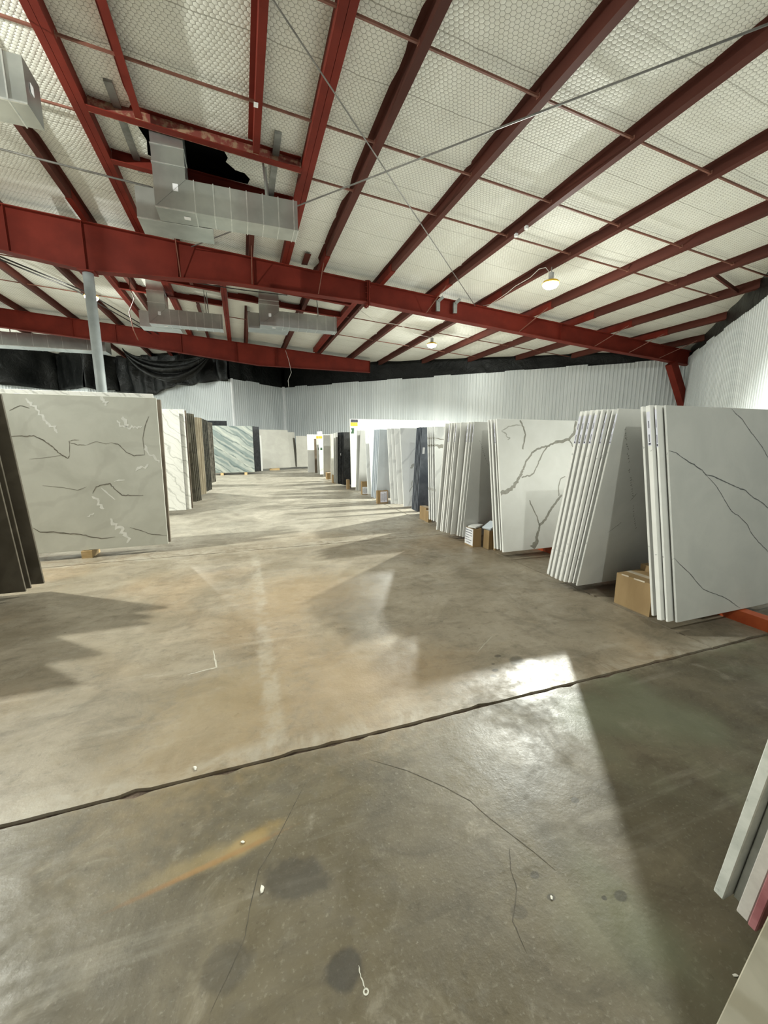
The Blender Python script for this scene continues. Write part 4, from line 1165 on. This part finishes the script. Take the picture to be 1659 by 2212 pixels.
S5 = right_stack([(3.052, 5.975, 0.030), (3.050, 6.070, 0.032), (3.055, 6.155, 0.030), (3.050, 6.235, 0.034)], 0.14, 1.605, 'bright_white', '{} white slab with grey vein bands, right behind the cream-edged stack', group='slabs of the fifth right stack')
for k, o in enumerate(S5):
    vs = [[(0.0, 1.30), (0.15, 1.27), (0.32, 1.24), (0.6, 1.2)], [(0.0, 1.42), (0.2, 1.39), (0.34, 1.34)]]
    face_lines(o, 'vein', vs, 'vein_mid', [0.05, 0.018], seed=80 + k)
    m = MB()
    for v in (1.30, 1.42, 0.55):
        m.box((-0.0007, 0.1 * 0.03, v - 0.025), (0.0002, 0.9 * 0.03, v + 0.02))
    m.obj('edge_vein', MAT['vein_faint'], o)
S6 = right_stack([(3.175, 7.064, 0.024), (3.178, 7.130, 0.030), (3.185, 7.205, 0.030), (3.190, 7.280, 0.030), (3.195, 7.355, 0.030)], -0.20, 1.625, 'slate', '{} dark slate-blue slab of the sixth right-hand stack', group='dark slabs of the sixth right stack')
o = MB().box((0.03, -0.002, 1.14), (0.075, -0.0004, 1.26)).obj('paper_label', MAT['paper'], S6[0])
S7 = right_stack([(3.16, 7.70, 0.030), (3.165, 8.035, 0.030), (3.11, 8.10, 0.030), (3.045, 8.165, 0.034)], 0.26, 1.64, 'bright_white', '{} bright white slab of the seventh right-hand stack', group='slabs of the seventh right stack')
face_lines(S7[0], 'vein', [[(0.20, 0.80), (0.24, 0.86), (0.32, 0.90)], [(0.14, 0.30), (0.2, 0.42), (0.22, 0.55)]], 'vein_faint', [0.05, 0.02], seed=90)
S8 = right_stack([(2.985, 9.04, 0.030), (2.975, 9.12, 0.034), (2.975, 9.24, 0.034), (2.975, 9.40, 0.034)], -0.27, 1.64, 'blue_white', '{} cool bluish white slab of the eighth right-hand stack', group='slabs of the eighth right stack')
S9 = right_stack([(3.09, 9.74, 0.030), (3.05, 9.93, 0.034)], 0.22, 1.65, 'bright_white', '{} white slab with a thin vein, ninth right-hand stack', group='slabs of the ninth right stack')
face_lines(S9[0], 'vein', [[(0.05, 1.22), (0.25, 1.35), (0.42, 1.47)], [(0.04, 1.18), (0.3, 1.17)]], 'vein_faint', 0.012, seed=93)
S10 = right_stack([(3.03, 10.74, 0.030, 'grey_quartz'), (2.97, 10.82, 0.034, 'grey_quartz')], -0.22, 1.66, 'grey_quartz', '{} pale grey slab of the tenth right-hand stack', group='slabs of the tenth right stack')
S11 = slab(3.045, 11.60, 0.10, 2.02, 'cream', 'tall white slab with amber and green labels rising above the right row', 0.03, 3.3, group=None)
MB().box((0.03, -0.002, 1.93), (0.25, -0.0004, 2.01)).obj('black_label', MAT['ink'], S11)
MB().box((0.02, -0.002, 1.82), (0.24, -0.0004, 1.925)).obj('amber_label', MAT['amber'], S11)
o = MB()
o.add([(0.02, -0.0015, 1.60), (0.12, -0.0015, 1.60), (0.13, -0.0015, 1.76), (0.03, -0.0015, 1.76), (0.06, -0.0015, 1.68)], [(0, 1, 2, 3, 4)])
o.obj('green_label', MAT['green_lab'], S11, fix=False)
# black stack and the far end of the right row
for k, y in enumerate((12.35, 12.45, 12.56, 12.68, 12.80)):
    o = slab(2.99 - 0.02 * k, y, -0.10, 1.65, 'black', f'{"frontmost" if k == 0 else ORD[k] + " from the front"} black granite slab of the right-hand row', 0.03, 3.1, group='black slabs in the right row')
    if k == 2: MB().box((-0.002, 0.004, 0.93), (0.0, 0.028, 1.0)).obj('paper_label', MAT['paper'], o)
FAR = [(2.88, 12.98, 'grey_quartz', -0.10, 1.65, 'grey slab edge just behind the black granite stack'), (2.86, 13.20, 'grey_quartz', -0.10, 1.64, 'second grey slab edge behind the black granite stack'),
       (3.00, 14.25, 'cream', -0.05, 1.64, 'narrow cream slab leaning far down the right row'), (3.02, 14.45, 'cream', -0.05, 1.64, 'cream slab just behind the narrow cream slab far down the right row'),
       (3.18, 15.10, 'greige', -0.15, 1.63, 'greige slab half in shade far down the right row'), (3.02, 15.85, 'grey_quartz', -0.12, 1.63, 'grey slab edge behind the half-shaded greige slab'),
       (3.05, 16.80, 'bright_white', 0.15, 1.66, 'white slab with a small amber label far down the right row'), (3.00, 17.05, 'grey_quartz', 0.15, 1.64, 'grey slab just behind the far slab with the small amber label'),
       (3.00, 17.75, 'brown', 0.0, 1.50, 'dark brown slab far down the right row'), (2.75, 18.10, 'white_quartz', 0.0, 1.68, 'white slab, lit only above, last of the right row')]
for (x, y, mm, tl, hh, lb) in FAR:
    o = slab(x, y, tl, hh, mm, lb, 0.03, 3.1, group='slabs at the far end of the right row')
    if 'small amber' in lb:
        MB().box((0.0, -0.002, 1.50), (0.16, -0.0004, 1.60)).obj('amber_label', MAT['amber'], o)
        MB().box((0.06, -0.002, 1.02), (0.14, -0.0004, 1.12)).obj('green_label', MAT['green_lab'], o)
        MB().box((0.05, 0.006, 1.655), (0.16, 0.02, 1.80)).obj('paper_flag', MAT['paper'], o)
slab(2.80, 22.35, 0.10, 1.68, 'greige', 'greige slab standing at the far wall behind the end of the right row', 0.03, 2.8)
# greige slabs propped obliquely near the jog of the far wall
slab(0.90, 21.25, 0.18, 1.98, 'greige', 'wide greige slab set obliquely before the far wall jog', 0.03, 1.80, rz=0.53)
slab(1.30, 21.62, 0.25, 1.88, 'greige', 'darker greige slab showing behind the wide oblique greige slab', 0.03, 1.85, rz=0.53)

# ---- left row
def left(x, y, tilt, h, mat, label, t=0.03, L=3.0, z=0.10, group=None):
    return slab(x, y, tilt, h, mat, label, t, L, z, -1, group)
left(-1.96, 4.395, -0.235, 1.76, 'dark_front', 'frontmost dark stone slab leaning at the left edge', 0.022, 3.0, 0.09, 'dark slabs at the left edge')
left(-1.955, 4.480, -0.235, 1.76, 'dark_front', 'middle dark stone slab leaning at the left edge', 0.022, 3.0, 0.09, 'dark slabs at the left edge')
left(-1.90, 4.600, -0.235, 1.76, 'dark_front', 'rearmost dark stone slab leaning at the left edge', 0.026, 3.0, 0.09, 'dark slabs at the left edge')
left(-2.10, 4.10, -0.235, 1.76, 'dark_front', 'dark slab just outside the left edge, in front of the visible dark slabs', 0.022, 3.0, 0.09, 'dark slabs at the left edge')
left(-2.12, 3.86, -0.235, 1.76, 'dark_front', 'foremost dark slab of the left stack, outside the view', 0.022, 3.0, 0.09, 'dark slabs at the left edge')
LB = left(-1.01, 5.862, 0.130, 1.912, 'grey_marble', 'big warm grey marble slab facing the camera on the left', 0.03, 3.1)
face_lines(LB, 'dark_vein', [[(1.543, 1.417), (1.473, 1.425), (1.409, 1.422), (1.331, 1.425), (1.269, 1.391), (1.195, 1.338), (1.135, 1.266), (1.074, 1.193), (1.016, 1.159), (0.993, 1.184)], [(0.979, 1.346), (0.899, 1.317), (0.816, 1.313)],
    [(0.993, 1.184), (0.984, 1.314), (0.984, 1.362), (0.921, 1.379), (0.88, 1.375)], [(0.798, 0.714), (0.748, 0.796), (0.674, 0.819), (0.6, 0.833), (0.562, 0.772), (0.481, 0.675), (0.392, 0.671), (0.241, 0.664)],
    [(1.444, 0.321), (1.377, 0.263), (1.243, 0.256), (1.108, 0.223), (0.97, 0.207), (0.86, 0.164), (0.747, 0.133), (0.599, 0.143)], [(0.425, 0.253), (0.307, 0.204), (0.188, 0.147), (0.004, 0.114)],
    [(0.543, 1.346), (0.472, 1.329), (0.392, 1.228), (0.306, 1.176), (0.185, 1.188)], [(1.532, 1.718), (1.425, 1.779), (1.339, 1.746)], [(0.816, 1.313), (0.70, 1.36), (0.60, 1.33), (0.543, 1.346)], [(0.185, 1.19), (0.19, 1.4), (0.15, 1.56), (0.10, 1.68)], [(1.4, 1.15), (1.2, 1.17), (1.05, 1.2)], [(1.3, 0.83), (1.1, 0.80), (0.95, 0.76), (0.85, 0.80)]],
    'vein_lb', [0.013, 0.009, 0.006, 0.013, 0.013, 0.010, 0.010, 0.009, 0.005, 0.008, 0.004, 0.005], sgn=-1, seed=101)
face_lines(LB, 'white_vein', [[(1.36, 1.861), (1.309, 1.786), (1.241, 1.686), (1.183, 1.608), (1.124, 1.53), (1.09, 1.459)], [(0.462, 1.621), (0.424, 1.555), (0.337, 1.531), (0.263, 1.532), (0.187, 1.55)], [(0.385, 1.672), (0.363, 1.581), (0.336, 1.548)],
    [(0.167, 1.312), (0.152, 1.209), (0.08, 1.156), (0.023, 1.086)], [(0.801, 0.68), (0.738, 0.576), (0.701, 0.505)], [(0.638, 0.381), (0.587, 0.291), (0.516, 0.251), (0.478, 0.16), (0.472, 0.054)], [(0.306, 0.987), (0.227, 1.037), (0.148, 1.07)], [(0.554, 0.857), (0.435, 0.871)], [(0.62, 1.90), (0.57, 1.85), (0.55, 1.80)], [(0.70, 0.78), (0.62, 0.70), (0.56, 0.62)], [(0.88, 0.42), (0.80, 0.47)]],
    'vein_white', [0.03, 0.022, 0.05, 0.03, 0.035, 0.045, 0.025, 0.02, 0.04, 0.014, 0.016], sgn=-1, seed=121, jit=0.7)
left(-0.995, 5.960, 0.235, 1.905, 'brown', 'brown-edged slab just behind the big grey marble slab', 0.055, 3.05)
left(-1.10, 6.10, 0.22, 1.99, 'white_marble', 'white slab peeking over the top of the big grey marble slab', 0.03, 3.1)
left(-1.135, 8.80, 0.14, 1.97, 'white_marble', 'front white veined marble slab in the second left stack', 0.022, 3.0, group='white veined slabs in the second left stack')
left(-1.045, 8.86, 0.16, 1.99, 'white_marble', 'rear white veined marble slab in the second left stack', 0.03, 3.0, group='white veined slabs in the second left stack')
left(-1.03, 9.01, 0.16, 1.98, 'brown', 'brown slab edge behind the white veined marble slabs on the left', 0.03, 3.0)
for k, (x, y, mm) in enumerate(((-1.05, 9.98, 'olive'), (-1.02, 10.05, 'olive'), (-0.99, 10.12, 'olive'), (-0.965, 10.19, 'olive'))):
    left(x, y, -0.26, 1.96, mm, f'{ORD[k]} olive grey slab from the front in the third left stack', 0.03, 3.0, group='olive slabs in the third left stack')
for k, (x, y, mm) in enumerate(((-1.03, 11.22, 'tan'), (-0.99, 11.32, 'tan'), (-0.955, 11.44, 'tan'))):
    left(x, y, 0.16, 1.97, mm, f'{ORD[k]} tan stone slab from the front in the left row', 0.035, 3.0, group='tan slabs in the left row')
for k, (x, y) in enumerate(((-0.97, 11.95), (-0.94, 12.10), (-0.91, 12.26), (-0.88, 12.42))):
    left(x, y, 0.12 - 0.02 * k, 1.98 - 0.01 * k, 'darkgreen', f'{ORD[k]} dark green granite slab from the front in the left row', 0.04, 3.0, group='dark granite slabs in the left row')
for k, (x, y, mm) in enumerate(((-0.985, 14.58, 'mottled'), (-0.95, 14.70, 'mottled'), (-0.91, 14.86, 'mottled'))):
    left(x, y, 0.10, 2.0, mm, f'{ORD[k]} mottled grey granite slab from the front, last stack of the left row', 0.04, 3.0, group='mottled slabs in the left row')
# slab standing across the end of the left row
o = slab(-1.45, 19.20, 0.06, 2.06, 'teal', 'grey-green slab with diagonal dark bands closing the far end of the left row', 0.03, 1.94)
for k, (x1, y, hh) in enumerate(((0.60, 19.42, 2.06), (0.70, 19.58, 2.05), (0.80, 19.74, 2.05))):
    slab(x1 - 1.9, y, 0.06, hh, 'black', f'{ORD[k]} dark slab showing behind the diagonal banded slab', 0.03, 1.9, group='dark slabs behind the banded slab')
slab(-0.98, 19.90, 0.05, 1.66, 'white_quartz', 'lower white slab edge showing right of the dark slabs behind the banded slab', 0.03, 1.86)
slab(-3.2, 22.0, 0.05, 2.40, 'black', 'black slab top showing above the diagonal banded slab', 0.03, 2.55)

# ---- near right corner stack
slab(1.278, 0.580, -0.165, 1.60, 'grey_rough', 'grey-white rough slab end sticking in at the lower right edge', 0.027, 2.8, group='slabs at the lower right corner')
slab(1.318, 0.553, -0.165, 1.60, 'grey_rough', 'set-back grey slab between the white and pinkish ends at the lower right', 0.024, 2.8, group='slabs at the lower right corner')
slab(1.282, 0.519, -0.165, 1.60, 'pinkish', 'pinkish grey slab end at the lower right edge', 0.030, 2.8, group='slabs at the lower right corner')
slab(1.275, 0.497, -0.165, 1.60, 'red_stone', 'dark pink slab edge at the lower right edge', 0.020, 2.8, group='slabs at the lower right corner')
slab(0.95, 0.222, -0.20, 1.60, 'travertine', 'thick beige travertine block in the lower right corner', 0.185, 3.0, 0.10)

# ---- racks and blocks under the slabs
a_rack(2.95, 1.66, 3.45, 'orange base frame under the two nearest right-hand stacks')
a_rack(2.95, 3.75, 5.75, 'orange base frame under the third and fourth right-hand stacks')
a_rack(2.98, 5.85, 7.60, 'orange base frame under the white banded and slate stacks')
a_rack(2.98, 7.66, 9.64, 'orange base frame under the seventh and eighth right-hand stacks')
a_rack(2.98, 9.68, 11.2, 'orange base frame under the ninth and tenth right-hand stacks')
a_rack(2.98, 11.4, 13.5, 'orange base frame under the tall white slab and black stack')
a_rack(2.98, 14.0, 16.0, 'orange base frame under the far cream slabs')
a_rack(2.98, 16.5, 18.4, 'orange base frame at the far end of the right row')
base_block(-1.93, 5.99, 0.115, 0.30, 0.094, 'pale pine block under the big grey marble slab')
base_block(-3.6, 6.0, 0.115, 0.34, 0.094, 'pine block under the hidden left end of the big grey slab')
for (bx, by, lb) in ((-2.6, 4.5, 'under the dark slabs at the left edge'), (-4.4, 4.5, 'under the left end of the dark slabs')):
    base_block(bx, by - 0.2, 0.115, 0.90, 0.086, 'timber block ' + lb)
for (y, d, lb) in ((8.92, 0.42, 'white veined marble slabs'), (10.1, 0.45, 'olive slabs'), (11.35, 0.42, 'tan slabs'), (12.2, 0.62, 'dark green granite slabs'), (14.75, 0.45, 'mottled granite slabs')):
    for bx, wh in ((-1.7, 'right end'), (-3.3, 'left end')):
        base_block(bx, y, 0.115, d, 0.094, f'timber block under the {wh} of the {lb}')
for bx, wh in ((-0.9, 'left'), (0.1, 'right')):
    base_block(bx, 19.5, 0.12, 0.95, 0.094, f'{wh} timber block under the diagonal banded slab')
base_block(-2.0, 22.02, 0.12, 0.3, 0.094, 'timber block under the tall black slab')
base_block(1.55, 21.75, 0.5, 0.35, 0.094, 'timber block under the oblique greige slabs')
for bx in (3.6, 4.9):
    base_block(bx, 22.38, 0.12, 0.3, 0.094, 'timber block under the greige slab at the far wall, ' + ('near' if bx < 4 else 'hidden') + ' end')
for bx in (1.75, 3.2):
    base_block(bx, 0.43, 0.12, 0.62, 0.094, 'timber block under the lower right corner slabs, ' + ('near' if bx < 2 else 'hidden') + ' one')

# ================================================================== cardboard boxes
def carton(x0, x1, y0, y1, h, label, rz=0.0, open_top=False, z=0.0):
    root = empty('cardboard_box', ((x0 + x1) / 2, (y0 + y1) / 2, z), label, 'box', 'cardboard boxes between the stacks', (0, 0, rz))
    a, b = (x1 - x0) / 2, (y1 - y0) / 2
    t = 0.006
    if open_top:
        m = MB()
        m.box((-a, -b, 0), (a, b, t)); m.box((-a, -b, t), (-a + t, b, h)); m.box((a - t, -b, t), (a, b, h))
        m.box((-a + t, -b, t), (a - t, -b + t, h)); m.box((-a + t, b - t, t), (a - t, b, h))
        m.obj('body', MAT['card'], root)
        MB().box((-a + t, -b + t, t), (a - t, b - t, h * 0.55)).obj('contents', MAT['card_in'], root)
    else:
        MB().box((-a, -b, 0), (a, b, h - 0.004)).obj('body', MAT['card'], root)
        MB().box((-a, -b, h - 0.004), (-0.003, b, h)).obj('flap', MAT['card'], root)
        MB().box((0.003, -b, h - 0.004), (a, b, h)).obj('flap', MAT['card'], root)
        MB().box((-0.03, -b - 0.001, h), (0.03, b + 0.001, h + 0.0008)).obj('tape', MAT['cleartape'], root)
    return root, a, b
def label_x(root, a, y0, y1, z0, z1, lines=6, mat='paper', seed=1):
    """printed label on the -x side"""
    rr = random.Random(seed)
    lb = MB().box((-a - 0.0015, y0, z0), (-a + 0.0005, y1, z1)).obj('paper_label', MAT[mat], root)
    m = MB()
    for k in range(lines):
        z = z1 - (k + 0.8) * (z1 - z0) / (lines + 0.8)
        w0 = (y1 - y0) * rr.uniform(0.05, 0.15); w1 = (y1 - y0) * rr.uniform(0.05, 0.5 if k > 1 else 0.15)
        m.box((-a - 0.0025, y0 + w1, z - 0.006), (-a - 0.001, y1 - w0, z + 0.006 if k < 2 else z + 0.003))
    m.obj('print', MAT['ink_soft'], lb)
def label_y(root, b, x0, x1, z0, z1, lines=6, mat='lav_paper', seed=1):
    rr = random.Random(seed)
    lb = MB().box((x0, -b - 0.0015, z0), (x1, -b + 0.0005, z1)).obj('paper_label', MAT[mat], root)
    m = MB()
    for k in range(lines):
        x = x0 + (k + 0.8) * (x1 - x0) / (lines + 0.8)
        m.box((x - 0.004, -b - 0.0025, z0 + 0.02 + rr.uniform(0, 0.03)), (x + 0.004, -b - 0.001, z1 - 0.015 - rr.uniform(0, 0.04)))
    m.obj('print', MAT['ink_soft'], lb)
r, a, b = carton(3.145, 3.42, 2.225, 2.565, 0.285, 'large plain brown cardboard box between the two nearest right stacks')
for y0, y1 in ((-0.1, 0.0), (0.05, 0.12)):
    MB().beam((-a - 0.001, y0, 0.285), (-a - 0.001, y1, 0.283), 0.004, 0.012).obj('tape', MAT['cleartape'], r)
r, a, b = carton(3.425, 3.67, 2.24, 2.56, 0.34, 'smaller brown box with dark tape behind the large brown box')
MB().box((-a - 0.001, -0.02, 0.20), (-a + 0.001, 0.03, 0.341)).obj('tape', MAT['tape'], r)
MB().box((-a - 0.001, -0.02, 0.339), (a, 0.03, 0.3412)).obj('tape', MAT['tape'], r)
r, a, b = carton(2.958, 3.09, 4.672, 5.01 - 0.12, 0.262, 'open brown box with a big white printed label below the fourth stack', open_top=True)
label_x(r, a, -b + 0.004, b - 0.004, 0.02, 0.255, 6, 'paper', 3)
carton(3.10, 3.16, 4.50, 4.63, 0.262, 'narrow brown box right beside the white labelled box')
carton(3.165, 3.30, 4.44, 4.60, 0.27, 'brown box nearest the forked-vein slab, beside the narrow box')
# stone offcuts lying on the boxes
o = MB().box((-0.10, -0.06, 0), (0.10, 0.06, 0.02)).obj('stone_offcut', SM['white_quartz'], None, (3.07, 4.80, 0.268), (0.03, -0.05, 0.5))
tag(o, 'white stone offcut lying across the open labelled box', 'offcut', 'stone offcuts on the boxes')
o = MB().box((-0.09, -0.07, 0), (0.09, 0.07, 0.02)).obj('stone_offcut', SM['blue_white'], None, (3.17, 4.58, 0.312), (0.0, -0.42, 0.3))
tag(o, 'pale tilted stone offcut leaning on the brown box beside the forked-vein slab', 'offcut', 'stone offcuts on the boxes')
r, a, b = carton(3.15, 3.27, 6.60, 6.88, 0.25, 'brown box with a lavender label before the slate stack')
label_y(r, b, -0.02, 0.055, 0.02, 0.21, 3, 'lav_paper', 4)
carton(3.13, 3.20, 6.46, 6.58, 0.21, 'small brown box in front of the lavender labelled box')
r, a, b = carton(2.97, 3.24, 8.90, 9.0, 0.31, 'brown box with a large lavender label below the bluish white stack')
label_y(r, b, -0.06, 0.115, 0.03, 0.29, 6, 'lav_paper', 5)
r, a, b = carton(3.085, 3.25, 10.60, 10.72, 0.37, 'tall brown box with a white label below the tenth stack')
label_y(r, b, -0.07, 0.08, 0.02, 0.22, 5, 'paper', 6)
carton(3.02, 3.10, 12.02, 12.14, 0.30, 'narrow brown box in front of the black granite stack')
carton(3.08, 3.26, 15.45, 15.75, 0.26, 'brown box far down the right row below the half-shaded greige slab', 0.0)
carton(2.99, 3.10, 14.02, 14.18, 0.30, 'small dark brown box before the narrow cream slab')
